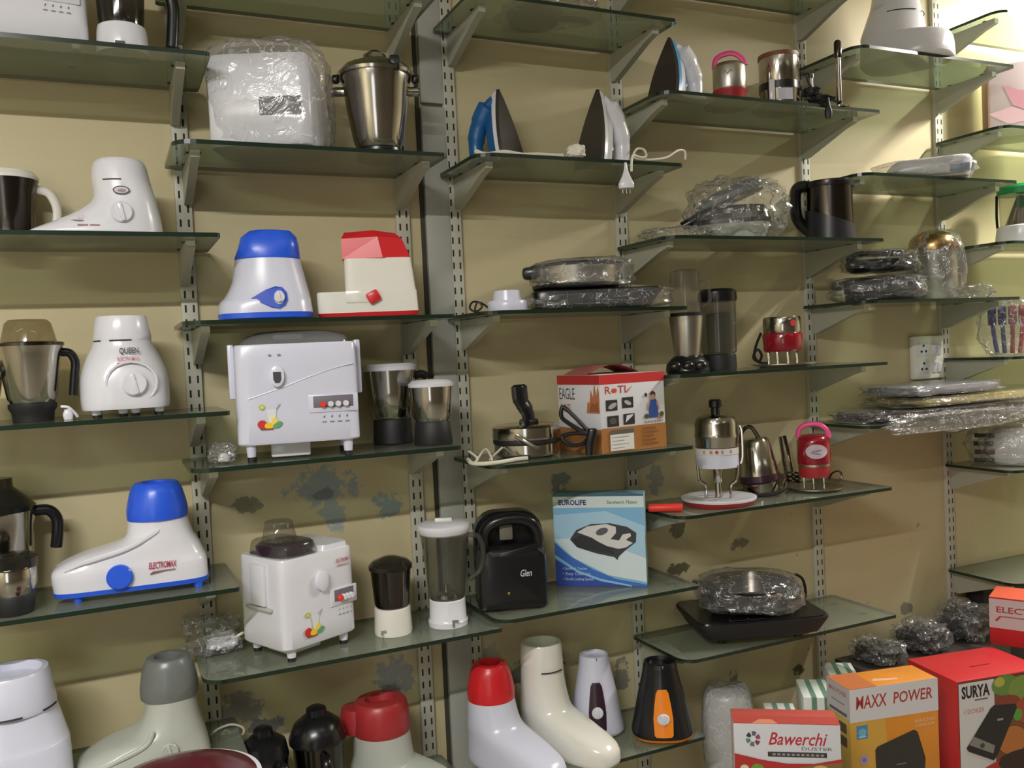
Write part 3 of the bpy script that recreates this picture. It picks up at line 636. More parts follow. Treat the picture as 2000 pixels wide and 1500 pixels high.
t = item('steel_jar', 'smaller dark jar with glossy black domed lid, bottom edge', 'jar', 524, -.16, 'B5', 0)
lat(t, 'body', [(38, 0), (40, 10), (44, 120), (46, 136)], 'dark_steel'); lat(t, 'lid', [(47, 136), (47, 142), (42, 166), (26, 178), (20, 180), (18, 192), (12, 196), (.5, 196)], 'black_plastic')
handle(t, [(28, -36, 130), (36, -52, 128), (38, -56, 100), (36, -56, 30)], 10, 'black_plastic')
t = item('steel_jar', 'larger dark jar with smoky domed lid and black handle, bottom edge', 'jar', 628, -.15, 'B5', 0)
lat(t, 'body', [(40, 0), (42, 12), (48, 126), (50, 140)], 'dark_steel'); lat(t, 'lid', [(55, 140), (55, 148), (44, 174), (26, 188), (20, 190), (19, 202), (12, 206), (.5, 206)], 'black_plastic')
handle(t, [(14, -44, 118), (16, -60, 114), (18, -64, 80), (16, -64, 20)], 11, 'black_plastic')
t = item('mixer_base', 'grey mixer with dull red open cap and pale toe pointing right, bottom edge', 'mixer', 752, -.13, 'B5', 150)
boot(t, [(0, -150, 70, 62, 3), (20, -150, 70, 62, 3), (42, -128, 66, 60, 2.6), (58, -70, 62, 57, 2.4), (70, -58, 58, 56, 2.2), (118, -54, 54, 54, 2)], 'grey_plastic')
part(t, 'jar_seat', MB().lathe([(54, 118), (56, 122), (54, 160), (50, 176), (46, 180), (30, 181), (26, 166), (.5, 164)], (0, 0), 40).lathe([(28, 122), (30, 150), (26, 168), (.5, 170)], (44, 22), 30), 'dull_red')

# ================================================================== bay C
t = item('frying_pan', 'dark round pan seen from below through the top centre shelf', 'pan', 1044, -.125, 'C1', 0)
lat(t, 'pan', [(42, 0), (46, 2), (54, 16), (56, 22), (52, 22), (44, 6), (.5, 6)], 'black_matte'); handle(t, [(50, 10, 14), (80, 30, 18), (110, 50, 18)], 7, 'black_plastic', flat_=.6)
wrap(t, (30, 10, 22), (96, 60, 18), .2, 4, floor=3)
iron('blue iron standing on its heel, white skirt, left of the two low irons', 1002, -.17, 'C2', 126, 150, 92, ('iron_blue', 'white_plastic', 'iron_blue'))
iron('all white iron standing on its heel, right of the blue iron', 1152, -.19, 'C2', 6, 152, 92, ('white_plastic', 'white_plastic', 'white_plastic'))
zc = Z['C2']+TH/2+.004
zc += .003
g = lambda u, y: at(u, y, zc)
cable('iron_flex', 'white fabric flex lying in front of the blue iron', [g(930, -.20)+Vector((0, 0, .012)), g(950, -.225), g(985, -.24)+Vector((0, 0, .004)), g(1020, -.24), g(1050, -.25), g(1085, -.25), g(1100, -.255)], .006, 'cable_white')
t = item('flex_bundle', 'bundled white flex tied at the front edge between the two irons', 'cable', 1126, -.262, 'C2', 0)
part(t, 'bundle', MB().blob((0, 4, 15), (17, 9, 12), .3, 6, floor=.5), 'cable_white')
edge = sh(1234, 318, Z['C2']+TH/2)
cable('iron_flex', 'thin white flex looping at the right of the white iron with hanging plug end', [W(1338, 312, -.20), W(1337, 296, -.20), W(1324, 294, -.21), W(1300, 308, -.22), W(1262, 312, -.23), W(1238, 306, -.22), W(1244, 291, -.2), W(1258, 293, -.2), W(1262, 305, -.22), at(1251, -.258, zc+.006), at(1238, -.280, zc+.005), at(1234, -.2865, zc-.006), W(1233, 335, -.288)], .0032, 'cable_white')
P = W(1224, 376, -.292)
SC = pr(P)[2]/FPX
t = root('power_plug', 'white plug dangling on its flex below the shelf with the irons', 'plug', P, -.5)
part(t, 'plug', MB().secs([(8, -14, 14, 9, 3), (16, -16, 15, 10, 3), (30, -9, 9, 7, 2.4), (44, -4, 4, 4, 2), (58, -2.4, 2.4, 2.4, 2)], 2), 'white_plastic')
for dx in (-7, 0, 7): part(t, 'pin', MB().lathe([(2, -2), (2, 9)], (dx, 0), 10), 'steel')

t = item('hotplate_stand', 'white stepped round base with short black flex', 'stand', 992, -.2, 'C3', 0)
lat(t, 'base', [(38, 0), (39, 2), (39, 18), (37, 21), (29, 21), (26, 40), (24, 41), (.5, 41)], 'cool_white')
g = lambda u, y, k, h=.004: at(u, y, Z[k]+TH/2+h)
part(t, 'flex', MB().tube([(-36, 10, 8), (-52, 4, 20), (-68, 0, 22), (-74, 0, 10), (-62, -4, 3), (-50, 0, 12), (-58, 2, 22), (-64, 0, 8), (-60, 0, 2)], 2, 7, 4), 'cable_black')
t = item('induction_plate', 'flat black cooktop in plastic film lying under the bagged pan', 'cooktop', 1162, -.165, 'C3', 8)
part(t, 'plate', MB().secs([(2, -100, 100, 60, 10), (8, -122, 104, 68, 10), (34, -126, 124, 70, 10), (38, -124, 122, 68, 10)], 1), 'black_plastic')
wrap(t, (6, 0, 20), (142, 80, 20), .08, 12, n=4)
t = item('roti_pan', 'steel sided pan with dark handle in clear film, on top of the flat black cooktop', 'pan', 1125, -.15, 'C3', 0, lift=.0565)
lat(t, 'pan', [(80, 0), (84, 4), (88, 40)], 'brushed_steel'); lat(t, 'bottom_band', [(81, -.5), (84.5, 2), (85, 8), (80, 8)], 'black_matte'); lat(t, 'rim', [(90, 40), (91, 46), (82, 48), (.5, 46)], 'black_matte')
part(t, 'handle', MB().box((-80, -30, 32), (44, 34, 24), 8), 'black_plastic'); wrap(t, (12, 0, 26), (96, 92, 30), .13, 15, n=4)

t = item('flatbread_maker', 'round chrome flatbread press with upright black handle', 'flatbread maker', 1030, -.15, 'C4', 0)
lat(t, 'lower_plate', [(60, 4), (64, 8), (64, 26), (60, 28)], 'steel'); lat(t, 'hinge_band', [(65, 27), (66, 31), (65, 36)], 'black_matte'); lat(t, 'upper_plate', [(66, 36), (67, 40), (66, 58), (60, 62), (.5, 63)], 'steel')
feet(t, (-40, 40), (-30, 30), 5, 8, 'black_matte')
part(t, 'handle', MB().tube([(4, 0, 62), (6, 0, 72), (2, -2, 90), (-8, -3, 110), (-10, -3, 140)], [22, 15, 17, 19, 13], 14, 5, flat_=.55), 'black_plastic')
part(t, 'handle_collar', MB().box((6, 0, 66), (38, 26, 12), 4), 'black_plastic')
part(t, 'latch_wire', MB().tube([(-20, -66, 46), (-10, -70, 40), (12, -70, 26), (22, -68, 22)], 4, 8, 4), 'steel')
g4 = lambda u, v, y: wl(u, v, y)
cable('power_cable', 'thick white flex curling in front of the round flatbread press', [at(1030, -.236, Z['C4']+TH/2+.006), at(1005, -.24, Z['C4']+TH/2+.006), at(975, -.262, Z['C4']+TH/2+.006), at(945, -.26, Z['C4']+TH/2+.006), at(922, -.23, Z['C4']+TH/2+.006), at(914, -.2, Z['C4']+TH/2+.012)], .005, 'cable_white')
zz = Z['C4']+TH/2
cable('power_cable', 'coiled grey-white flex left of the round flatbread press', [at(916+10*i+8*sin(i*2.2), -.2+.03*cos(i*2.2), zz+.016+.014*sin(i*2.2+1)) for i in range(7)], .003, 'cable_white')
t = item('tong_handle', 'black wire framed handle leaning beside the red and white carton', 'handle', 1130, -.262, 'C4', 0)
SC *= .97
part(t, 'upper_loop', MB().tube([(26, 0, 46), (-2, 0, 78), (-24, 0, 100), (-30, 0, 96), (-30, 0, 80), (-14, 0, 66), (10, 0, 50)], 4.5, 8, 4, True), 'black_plastic')
part(t, 'lower_loop', MB().tube([(26, 0, 44), (0, 0, 48), (-28, 0, 44), (-30, 0, 36), (-14, 0, 24), (10, 0, 26)], 4.5, 8, 4, True), 'black_plastic')
part(t, 'hinge', MB().secs([(2, 14, 30, 8, 3), (22, 14, 32, 9, 3), (50, 20, 40, 11, 3), (56, 22, 36, 9, 3)], 2), 'black_plastic')

rz = -62
t = carton('appliance_carton', 'red and white carton lettered EAGLE beside the round flatbread press', 1170, 733, -.262, 8, (.213, .18, wl(1170, 733, -.262).z-Z['C4']-TH/2-.0006), 'card_white', 'card_white', flat('ded8d4'))
w, d, h = .172, .18, wl(1170, 733, -.262).z-Z['C4']-TH/2-.0006
fp = Print(lambda x, z, e: (x*.213/.172, -d/2-e*.001, z))
fp.rect(-w/2, h-.024, w/2, h, 'c42c2c').rect(-w/2, 0, w/2, .062, 'a8703a')
fp.text('R', -.066, h-.048, .019, 'b83c38', None, .01).text('TI', -.030, h-.048, .019, 'b83c38', None, .01).ell(-.050, h-.041, .0075, .006, 'd84a2c').poly([(-.02, h-.046), (-.004, h-.032), (-.002, h-.031), (-.016, h-.048)], 'c06a60')
for bx, bz in ((-.058, .118), (-.016, .122), (-.056, .078), (-.014, .08)): fp.rect(bx-.015, bz-.013, bx+.015, bz+.014, '2c2b2e')
fp.ell(-.056, .117, .012, .006, 'a8a6a4', .5).ell(-.016, .122, .010, .005, 'b2b0ae', -.5).ell(-.056, .079, .009, .008, '55504c').poly([(-.024, .072), (-.006, .086), (-.002, .092), (-.02, .09)], 'd6d6dc')
fp.poly([(.040, .078), (.066, .078), (.064, .112), (.060, .126), (.044, .124), (.040, .108)], '28509c').ell(.051, .134, .008, .010, 'c08a70').poly([(.043, .14), (.051, .148), (.059, .142), (.058, .132), (.054, .139), (.045, .136)], '402c28').poly([(.040, .12), (.034, .10), (.038, .098), (.044, .118)], 'c08a70').poly([(.064, .122), (.069, .10), (.065, .098), (.060, .116)], 'c08a70')
fp.ell(.033, .083, .007, .006, '4a5230').ell(.070, .080, .008, .005, 'b07058').ell(.074, .086, .006, .006, '54502e').ell(.032, .138, .004, .005, '30303a')
fp.text('QUICK & EASY', .051, .066, .0055, '4a4a50', .052, .012)
fp.rect(-.066, .004, -.004, .056, 'dcdcd8').rect(-.066, .045, -.004, .056, '5e5a58')
for i in range(4): fp.rect(-.062, .010+.009*i, -.03+.012*(i % 2), .0115+.009*i, '9a9a98')
for i in range(5): fp.rect(.022, .012+.010*i, .06-.006*(i % 3), .0145+.010*i, '7c4e2c'); fp.ell(.018, .0132+.010*i, .0018, .0018, '6a4428')
fp.done(t, 'front_printing')
d = .235
lp = Print(lambda q, z, e: (-.1065-e*.001, -q*.18/.235, z))
lp.rect(-d/2, h-.024, d/2, h, 'ac2a2c').rect(-d/2, 0, d/2, .060, 'a06a38').text('EAGLE', -d/2+.055, h-.062, .030, '4c4a4a', .088, 0).text('ROTI', -d/2+.045, .10, .022, 'b85a54', .055, .0)
lp.poly([(.045, .10), (.114, .10), (.114, .15), (.108, .17), (.10, .145), (.09, .178), (.082, .14), (.07, .16), (.062, .125), (.052, .13)], 'b8764c').poly([(.06, .104), (.11, .104), (.105, .13), (.085, .122), (.075, .13)], '9c5c38')
lp.done(t, 'side_printing')
fl = MB(); fl.loft([[(x, y, h+.001+.022*sin(pi*(x+w/2)/w)) for x, y in ((-w/2+i*w/10, yy*.8) for i in range(11))] for yy in (-.02, .06, .11)], False, False)
part(t, 'lifted_flap', fl, flat('b86a68'), smooth=True)

t = item('sandwich_toaster', 'black sandwich toaster standing upright with a looped handle', 'toaster', 1000, -.165, 'C5', 8)
def rrect(w, z0, z1, r, y, n=6):
    pts = []
    for cx, cz, a0 in ((w/2-r, z1-r, 0), (-w/2+r, z1-r, 90), (-w/2+8, z0+8, 180), (w/2-8, z0+8, 270)):
        rr = r if a0 < 180 else 8
        for i in range(n+1): a = rad(a0+90*i/n); pts.append((cx+rr*cos(a), y, cz+rr*sin(a)))
    return pts
part(t, 'back_shell', MB().loft([rrect(128, 0, 182, 40, 44), rrect(134, 0, 184, 44, 36), rrect(134, 0, 184, 44, 2)]), 'black_plastic')
part(t, 'front_shell', MB().loft([rrect(134, 0, 124, 24, -1), rrect(134, 0, 124, 24, -30), rrect(124, 4, 116, 22, -42), rrect(100, 12, 104, 18, -46)]), 'black_plastic')
part(t, 'handle', MB().tube([(-52, -22, 118), (-50, -26, 150), (-30, -30, 170), (10, -30, 174), (40, -28, 164), (52, -24, 142), (52, -22, 118)], 13, 12, 5, flat_=.9), 'black_plastic')
part(t, 'latch', MB().mark().box((0, 0, 0), (86, 10, 22), 6).xf(Matrix.Translation((8, -40, 108)) @ Matrix.Rotation(rad(-12), 4, 'Y')), 'black_plastic')
part(t, 'handle_grip', MB().box((-8, -22, 150), (26, 8, 34), 3), flat('6a665c'))
p = Print(front(-47)); p.text('Glen', 24, 66, 13, 'c8c8cc', 22, .01, .3).poly([(-14, 38), (-8, 38), (-11, 32)], '9a8a3a').done(t, 'lettering')
feet(t, (-48, 48), (-30, 36), 2, 8, 'black_matte')

t = carton('appliance_carton', 'blue carton lettered EUROLIFE with a picture of a sandwich maker', 1079, 966, -.068, -37, (.240, .062, wl(1079, 966, -.068).z-Z['C5']-TH/2-.0006), 'card_blue', flat('9cc0cc'), flat('6c9aa8'))
w, d, h = .240, .062, wl(1079, 966, -.068).z-Z['C5']-TH/2-.0006
fp = Print(lambda x, z, e: (x, -d/2-e*.001, z))
fp.rect(-w/2, 0, w/2, h, '7cb4da').rect(-w/2, h-.036, w/2, h-.006, 'cfdcdc').rect(-w/2, h-.006, w/2, h, '3c5a70')
fp.poly([(-w/2, .11), (-.06, .07), (.0, .045), (w/2, .02), (w/2, .09), (w/2, .16), (.02, .20), (-w/2, .19)], 'a6cce4').poly([(-w/2, .125), (-.07, .075), (.02, .03), (w/2, .012), (w/2, .075), (.03, .11), (-.05, .13)], 'd4e2e8')
fp.poly([(-w/2, .118), (-.08, .08), (-.02, .045), (.04, .02), (w/2, .006), (w/2, 0), (-w/2, 0)], '3a6cc0').poly([(-w/2, .07), (-.06, .034), (.0, .012), (.08, 0), (-w/2, 0)], '2a48a0').poly([(-w/2, .084), (-.06, .042), (.0, .02), (.08, .004), (.08, .0), (-.0, .014), (-.06, .036), (-w/2, .074)], '8cc0e4')
fp.text('EUROLIFE', -.068, h-.028, .013, '3c3c6c', .074, .03).text('Sandwich Maker', .064, h-.026, .009, '4a6858', .082, .0, .2)
fp.poly([(-.078, .125), (-.06, .150), (-.02, .166), (.03, .168), (.075, .158), (.098, .142), (.096, .118), (.07, .098), (.05, .080), (.046, .070), (.038, .078), (-.01, .088), (-.06, .104)], '35393e')
fp.poly([(-.058, .144), (-.03, .160), (.02, .166), (.045, .158), (.045, .142), (.030, .126), (.052, .122), (.062, .138), (.082, .142), (.084, .134), (.070, .124), (.088, .116), (.07, .104), (.05, .100), (.01, .110), (-.02, .130)], 'd6d4d2').ell(.008, .146, .017, .009, '55565c', .35).poly([(-.074, .122), (-.05, .136), (-.02, .128), (.03, .102), (.04, .086), (-.01, .092), (-.06, .106)], '26282c')
for i, s in enumerate(('• Sandwich Toaster', '• Easy Cleaning', '• Handle Locking System')): fp.text(s, -.068+.004*i, .044-.014*i, .0075, 'b4cae8', .066+.008*i, .01)
fp.done(t, 'front_printing')

t = item('mixer_base', 'white boot shaped mixer with bright red cap, toe towards the front', 'mixer', 966, -.125, 'C6', abs_rz=112)
boot(t, [(0, -166, 50, 44, 3), (8, -170, 53, 47, 3), (34, -166, 53, 47, 2.8), (56, -122, 52, 47, 2.5), (74, -70, 51, 47, 2.3), (92, -54, 49, 47, 2.1), (116, -47, 48, 46, 2), (128, -44, 46, 45, 2)], 'cool_white', (1, 46, 126, 194, .72), 'red_plastic')
t = item('mixer_base', 'all white boot shaped mixer with open collar, beside the red capped one', 'mixer', 1066, -.098, 'C6', abs_rz=112)
boot(t, [(0, -166, 48, 41, 3), (8, -170, 50, 43, 3), (34, -164, 50, 43, 2.8), (56, -112, 49, 43, 2.5), (74, -62, 48, 43, 2.3), (96, -50, 46, 43, 2.1), (130, -43, 44, 42, 2), (160, -41, 42, 41, 2)], 'cream_plastic')
lat(t, 'jar_seat', [(42, 160), (40, 196), (38, 200), (33, 200), (30, 182), (.5, 180)], 'cream_plastic', (1, 0))
seam(t, 45.5, 152, 130, 190, (1, 0)); seam(t, 45.5, 152, 225, 250, (1, 0))
def cone_mixer(label, u, y, mat, pl, sole, rz, sr):
    global SC
    t = item('mixer_base', label, 'mixer', u, y, 'C6', rz)
    SC *= sr
    zk = .855 if sr > .9 else 1
    t.scale = (1, 1, zk)
    boot(t, [(10, -62, 62, 58, 2.6), (14, -64, 64, 60, 2.5), (40, -59, 59, 57, 2.3), (90, -50, 50, 48, 2.1), (150, -38, 38, 37, 2), (172, -35, 35, 34, 2)], mat)
    lat(t, 'jar_seat', [(35, 170), (33, 180), (29, 181), (26, 166), (.5, 164)], mat)
    part(t, 'sole_plate', MB().secs([(4, -60, 60, 57, 2.6), (10, -64, 64, 60, 2.6)], 1), sole)
    feet(t, (-36, 36), (-34, 34), 5, 8, 'black_matte')
    yy = lambda z: -61+(z-14)*.165
    mb = MB(); prof = [(20, 16), (24, 19), (60, 20), (90, 17), (118, 13), (126, 9)]
    mb.loft([[(x, yy(z)-4+.010*x*x, z) for x in (-hw, -hw*.9, -hw*.5, 0, hw*.5, hw*.9, hw)]+[(x, yy(z)+8, z) for x in (hw, 0, -hw)] for z, hw in prof])
    part(t, 'dial_plate', mb, pl)
    knob(t, 0, yy(62)-3, 62, 13, 'white_plastic', 9)
    part(t, 'slot', MB().box((4, -31, 172), (3, 6, 16), 1), 'dark_grey_plastic')
    return t
cone_mixer('white tapered mixer with dark purple dial plate', 1166, -.095, 'cool_white', 'purple_black', 'white_plastic', 4, .83)
cone_mixer('black tapered mixer with orange dial plate and orange sole', 1294, -.205, 'black_plastic', 'orange_plastic', 'orange_plastic', 4, .93)
t = item('plastic_tub', 'pale cloudy tub in film below the shelf, right of the black and orange mixer', 'tub', 1426, -.10, .30, 0)
lat(t, 'tub', [(40, 0), (43, 90), (45, 96), (45, 150), (40, 166), (.5, 168)], 'cream_plastic'); wrap(t, (0, 0, 92), (49, 49, 88), .06, 22, 'cloudy_film', 4)

# ================================================================== bay D
iron('white iron with light blue stripe and dark sole, on the upper shelf edge', 1296, -.20, 'D1', 4, 121, 92, ('white_plastic', 'sky_blue', 'white_plastic'))
def saucer(t, r, mat='brushed_steel', z=0, name='plate'): return lat(t, name, [(r*.7, z), (r*.72, z+1), (r, z+5), (r, z+7), (r*.7, z+3), (.5, z+3)], mat)
t = item('travel_kettle', 'small steel kettle with pinkish red carry handle and red base', 'kettle', 1427, -.17, 'D1', 0)
lat(t, 'base', [(29, 8), (30, 10), (30, 26), (33, 30), (33, 34), (30, 34)], 'dull_red'); lat(t, 'body', [(31, 34), (32, 38), (32, 76), (30, 82), (26, 85), (.5, 86)], 'brushed_steel')
handle(t, [(-28, 0, 80), (-24, 0, 98), (-6, 0, 106), (12, 0, 104), (26, 0, 92), (30, 0, 80)], 4.5, 'pink_plastic', flat_=1.4); part(t, 'base_dish', MB().lathe([(40, 0), (48, 2), (52, 7), (44, 8), (.5, 8)]), 'brushed_steel')
Print(front(-32.6)).poly([(-14, 58), (-9, 68), (-4, 60), (1, 67), (8, 61), (1, 64), (-4, 57), (-9, 65)], '8a878c').done(t, 'script_mark')
t = item('travel_kettle', 'steel canister heater with white clip, dark band and brown top strip', 'kettle', 1524, -.17, 'D1', 0)
lat(t, 'base_dish', [(40, 0), (52, 3), (56, 7), (40, 8), (.5, 8)], 'steel')
lat(t, 'body', [(36, 8), (37, 10), (37, 38), (38, 40), (38, 104), (36, 106)], 'steel'); lat(t, 'band', [(39, 40), (39, 54)], 'black_plastic'); lat(t, 'lid', [(39, 102), (39, 110), (.5, 112)], 'wood_strip')
part(t, 'clip', MB().box((-14, -40, 32), (11, 5, 48), 2), 'white_plastic'); Print(lambda x, z, e: (x, -math.sqrt(max(0, 38.6**2-x*x))-e, z)).poly([(-2, 16), (10, 16), (24, 16), (24, 38), (10, 38), (-2, 38)], 'c8c8dc').done(t, 'paper_label')
t = item('immersion_rod', 'tall thin steel immersion rod standing on the kettle shelf', 'immersion rod', 1640, -.262, 'D1', 0)
lat(t, 'rod', [(5.5, 2), (5, 96)], 'steel'); lat(t, 'grip', [(6.5, 96), (7.5, 100), (7, 126), (4, 130)], 'dark_steel'); lat(t, 'foot', [(14, 0), (14, 2)], 'steel')
t = item('immersion_rod', 'short steel immersion rod beside the black flex bundle', 'immersion rod', 1586, -.19, 'D1', 0)
lat(t, 'rod', [(4.5, 2), (4.5, 68)], 'steel'); lat(t, 'cap', [(6, 68), (6, 76), (3, 78)], 'dark_steel'); lat(t, 'foot', [(12, 0), (12, 2)], 'steel')
t = item('flex_bundle', 'black flex bundle with plug at the front edge of the kettle shelf', 'cable', 1604, -.24, 'D1', 0)
SC *= .82
part(t, 'knot', MB().blob((0, 6, 22), (28, 14, 8), .4, 3).mark().blob((-22, 6, 44), (18, 10, 10), .35, 5), 'cable_black')
part(t, 'tail', MB().tube([(-30, 6, 82), (-26, 4, 66), (-16, 2, 46), (10, 0, 26), (30, 0, 14), (46, 2, 10)], 3, 7, 4), 'cable_black')
part(t, 'side_loop', MB().tube([(-26, 10, 4), (-14, 4, 14), (0, 0, 20), (18, 6, 26), (26, 10, 18)], 2.5, 7, 4), 'cable_black')
part(t, 'plug', MB().secs([(-34, 8, 22, 7, 3), (-20, 6, 24, 8, 3), (-4, 10, 20, 6, 2), (14, 12, 18, 4, 2)], 2, yc=-38).mark(), 'cable_black')
t = item('terminal_block', 'tiny connector with red and white tips behind the black flex bundle', 'connector', 1655, -.2, 'D1', 0)
lat(t, 'post', [(4, 0), (4, 16)], 'white_plastic'); part(t, 'tips', MB().box((-8, 0, 18), (26, 5, 5), 2), 'bright_red')

t = item('sandwich_toaster', 'half open grill in a loose clear bag, left of the dark steel jug', 'toaster', 1432, -.15, 'D2', 0)
part(t, 'lower_half', MB().secs([(4, -50, 60, 44, 4), (30, -66, 70, 52, 4), (34, -66, 70, 52, 4)], 2), 'grey_plastic'); part(t, 'middle_band', MB().secs([(32, -68, 72, 53, 4), (40, -68, 72, 53, 4)], 1), 'black_plastic')
part(t, 'upper_half', MB().secs([(40, -66, 72, 52, 4), (62, -60, 66, 48, 3.4), (66, -56, 60, 44, 3)], 2), 'dark_steel')
part(t, 'lid', MB().mark().secs([(0, -74, 60, 44, 4), (10, -76, 62, 45, 4), (22, -60, 48, 34, 3)], 2).xf(Matrix.Translation((4, 0, 82)) @ Matrix.Rotation(rad(-20), 4, 'Y')), 'dark_grey_plastic')
part(t, 'handle', MB().tube([(-64, -8, 52), (-88, -8, 40), (-96, -8, 36)], 10, 10, 3), 'black_plastic')
wrap(t, (8, 0, 58), (92, 66, 62), .17, 31, n=2.6, freq=2.6); wrap(t, (-104, -84, 12), (62, 32, 14), .3, 32, name='bag_tail')
t = item('steel_jug', 'dark steel jug with thick black handle and slanted black base', 'jug', 1622, -.205, 'D2', 0)
lat(t, 'body', [(44, 24), (44, 30), (43, 100), (44, 106)], 'dark_steel', label='polished dark steel body')
part(t, 'base', MB().loft([[(47*cos(a), 47*sin(a), 0) for a in [2*pi*i/36 for i in range(36)]], [(46*cos(a), 46*sin(a), 44-17*cos(a)) for a in [2*pi*i/36 for i in range(36)]]]), flat('26262e', .35))
lat(t, 'rim', [(46, 102), (47, 106), (46, 114), (40, 115), (36, 104), (.5, 104)], 'black_plastic')
part(t, 'handle', MB().tube([(-36, -6, 108), (-54, -8, 108), (-62, -8, 96), (-62, -8, 60), (-56, -8, 40), (-38, -6, 20)], 11, 10, 5, flat_=1.3), 'black_plastic')

t = item('mini_blender', 'frosted cup blender on glossy black base with a clear mug upturned on it', 'blender', 1344, -.19, 'D3', 0)
part(t, 'base', MB().lathe([(40, 0), (43, 5), (41, 18), (30, 30), (24, 34)], (0, 0), 30), 'black_plastic')
lat(t, 'cup', [(23, 30), (25, 36), (33, 108), (33, 112)], 'brushed_steel'); lat(t, 'cup_ring', [(34, 110), (34.5, 116), (30, 117)], 'black_matte')
lat(t, 'mug', [(30, 117), (31, 130), (28, 196), (22, 200), (.5, 200)], 'clear_plastic'); handle(t, [(28, -4, 180), (44, -8, 176), (46, -8, 160), (46, -8, 136), (34, -6, 128), (26, -4, 128)], 3.4, 'clear_plastic')
for i in range(3): part(t, 'knob', MB().blob((-24+24*i, -36, 14), (12, 10, 9), .1, i, 2.2, 16, 10), 'black_plastic')
t = item('blender_jar', 'tall clear cylinder jar with black lid and black base, right of the frosted cup', 'blender jar', 1406, -.15, 'D3', 0)
lat(t, 'base', [(32, 0), (33, 6), (32, 30), (30, 32)], 'black_matte'); lat(t, 'jar', [(30, 32), (34, 36), (35, 138)], 'jar_plastic'); lat(t, 'inner_sleeve', [(22, 34), (23, 110), (18, 112)], 'jar_plastic')
lat(t, 'lid', [(37, 134), (38, 140), (37, 152), (30, 158), (.5, 159)], 'black_plastic')
t = item('food_chopper', 'short chopper with steel top and red lower band on a steel plate', 'chopper', 1530, -.165, 'D3', 0)
saucer(t, 62); lat(t, 'lower_band', [(34, 30), (37, 34), (38, 62), (36, 66)], 'kettle_red')
lat(t, 'upper_body', [(35, 66), (36, 70), (36, 92), (34, 97), (.5, 98)], 'steel'); Print(lambda x, z, e: (x, -math.sqrt(max(0, 36.4**2-x*x))-e, z)).ell(20, 84, 5, 6, 'c83040').done(t, 'red_emblem')
for a in (200, 250, 290, 340): part(t, 'leg', MB().box((28*cos(rad(a)), 28*sin(rad(a)), 18), (6, 4, 28), 1), 'steel')
part(t, 'flex', MB().tube([(-40, 10, 68), (-50, 6, 44), (-54, 4, 24), (-46, 2, 12), (-40, 0, 24), (-48, 0, 36), (-56, 0, 20), (-44, -4, 10), (-28, -6, 8)], 2.6, 7, 4), 'cable_black')

t = item('water_filter', 'large steel coffee filter on a white topped red round tray, black knob on top', 'filter', 1404, -.17, 'D4', 0)
lat(t, 'tray', [(66, 0), (70, 4), (72, 10)], 'dull_red', label='red tray underside'); lat(t, 'tray_top', [(72, 9), (72.5, 13), (68, 14), (60, 11), (.5, 11)], 'white_plastic')
lat(t, 'stem', [(7, 12), (6, 40), (9, 44), (9, 74)], 'steel')
lat(t, 'body', [(38, 72), (41, 76), (41, 128), (42, 130), (42, 136), (41, 138), (41, 156), (36, 168), (20, 174), (.5, 175)], 'steel'); lat(t, 'knob_stem', [(9, 173), (8, 186), (12, 188), (12, 200), (9, 203)], 'black_plastic')
pb = MB(); pb.loft([[(42.2*cos(rad(a)), 42.2*sin(rad(a)), z) for a in range(200, 345, 8)] for z in (72, 98, 110)], False, False); pb.mat(1).loft([[(43*cos(rad(a)), 43*sin(rad(a)), z) for a in range(200, 345, 8)] for z in (98, 110)], False, False)
part(t, 'paper_band', pb, ['cool_white', flat('d8d0cc')]); Print(lambda x, z, e: (x, -math.sqrt(max(0, 43.4**2-x*x))-e, z)).ell(0, 104, 3.4, 3.4, 'b04a30').rect(-26, 101, -8, 107, 'b08a84').rect(8, 101, 28, 107, '98949c').done(t, 'band_printing')
for a in (205, 335, 90): part(t, 'leg', MB().tube([(41*cos(rad(a)), 41*sin(rad(a)), 76), (38*cos(rad(a)), 38*sin(rad(a)), 48), (26*cos(rad(a)), 26*sin(rad(a)), 36), (26*cos(rad(a)), 26*sin(rad(a)), 12)], 3, 8, 4), 'steel')
part(t, 'side_pipe', MB().tube([(44, 6, 150), (48, 6, 140), (48, 6, 90), (44, 6, 76)], 3, 8, 3), 'steel')
t = item('tray_handle', 'short red rounded bar lying left of the round red tray', 'handle', 1300, -.19, 'D4', 0)
part(t, 'bar', MB().mark().lathe([(7, -33), (8, -30), (8, 30), (7, 33)], (0, 0), 18).xf(Matrix.Translation((0, 0, 8)) @ Matrix.Rotation(rad(90), 4, 'Y')), 'bright_red')
t = item('coil_kettle', 'tilted steel cup heater with dark band lying beside the large filter', 'kettle', 1488, -.13, 'D4', 0)
mt = Matrix.Translation((0, 0, 12)) @ Matrix.Rotation(rad(-7), 4, 'Y')
part(t, 'body', MB().mark().lathe([(38, 26), (37, 30), (29, 92), (24, 98), (.5, 99)]).xf(mt), 'steel'); part(t, 'band', MB().mark().lathe([(36, 12), (39, 16), (38, 28)]).xf(mt), 'purple_black'); part(t, 'lower_cup', MB().mark().lathe([(34, -6), (36, 12)]).xf(mt), 'steel')
part(t, 'clamp', MB().tube([(-24, 0, 132), (-34, 0, 120), (-36, -4, 90), (-34, -6, 40), (-28, -6, 6)], 4, 8, 4).tube([(-24, 0, 132), (-14, 0, 130), (-2, 0, 110)], 4, 8, 4), 'dark_steel')
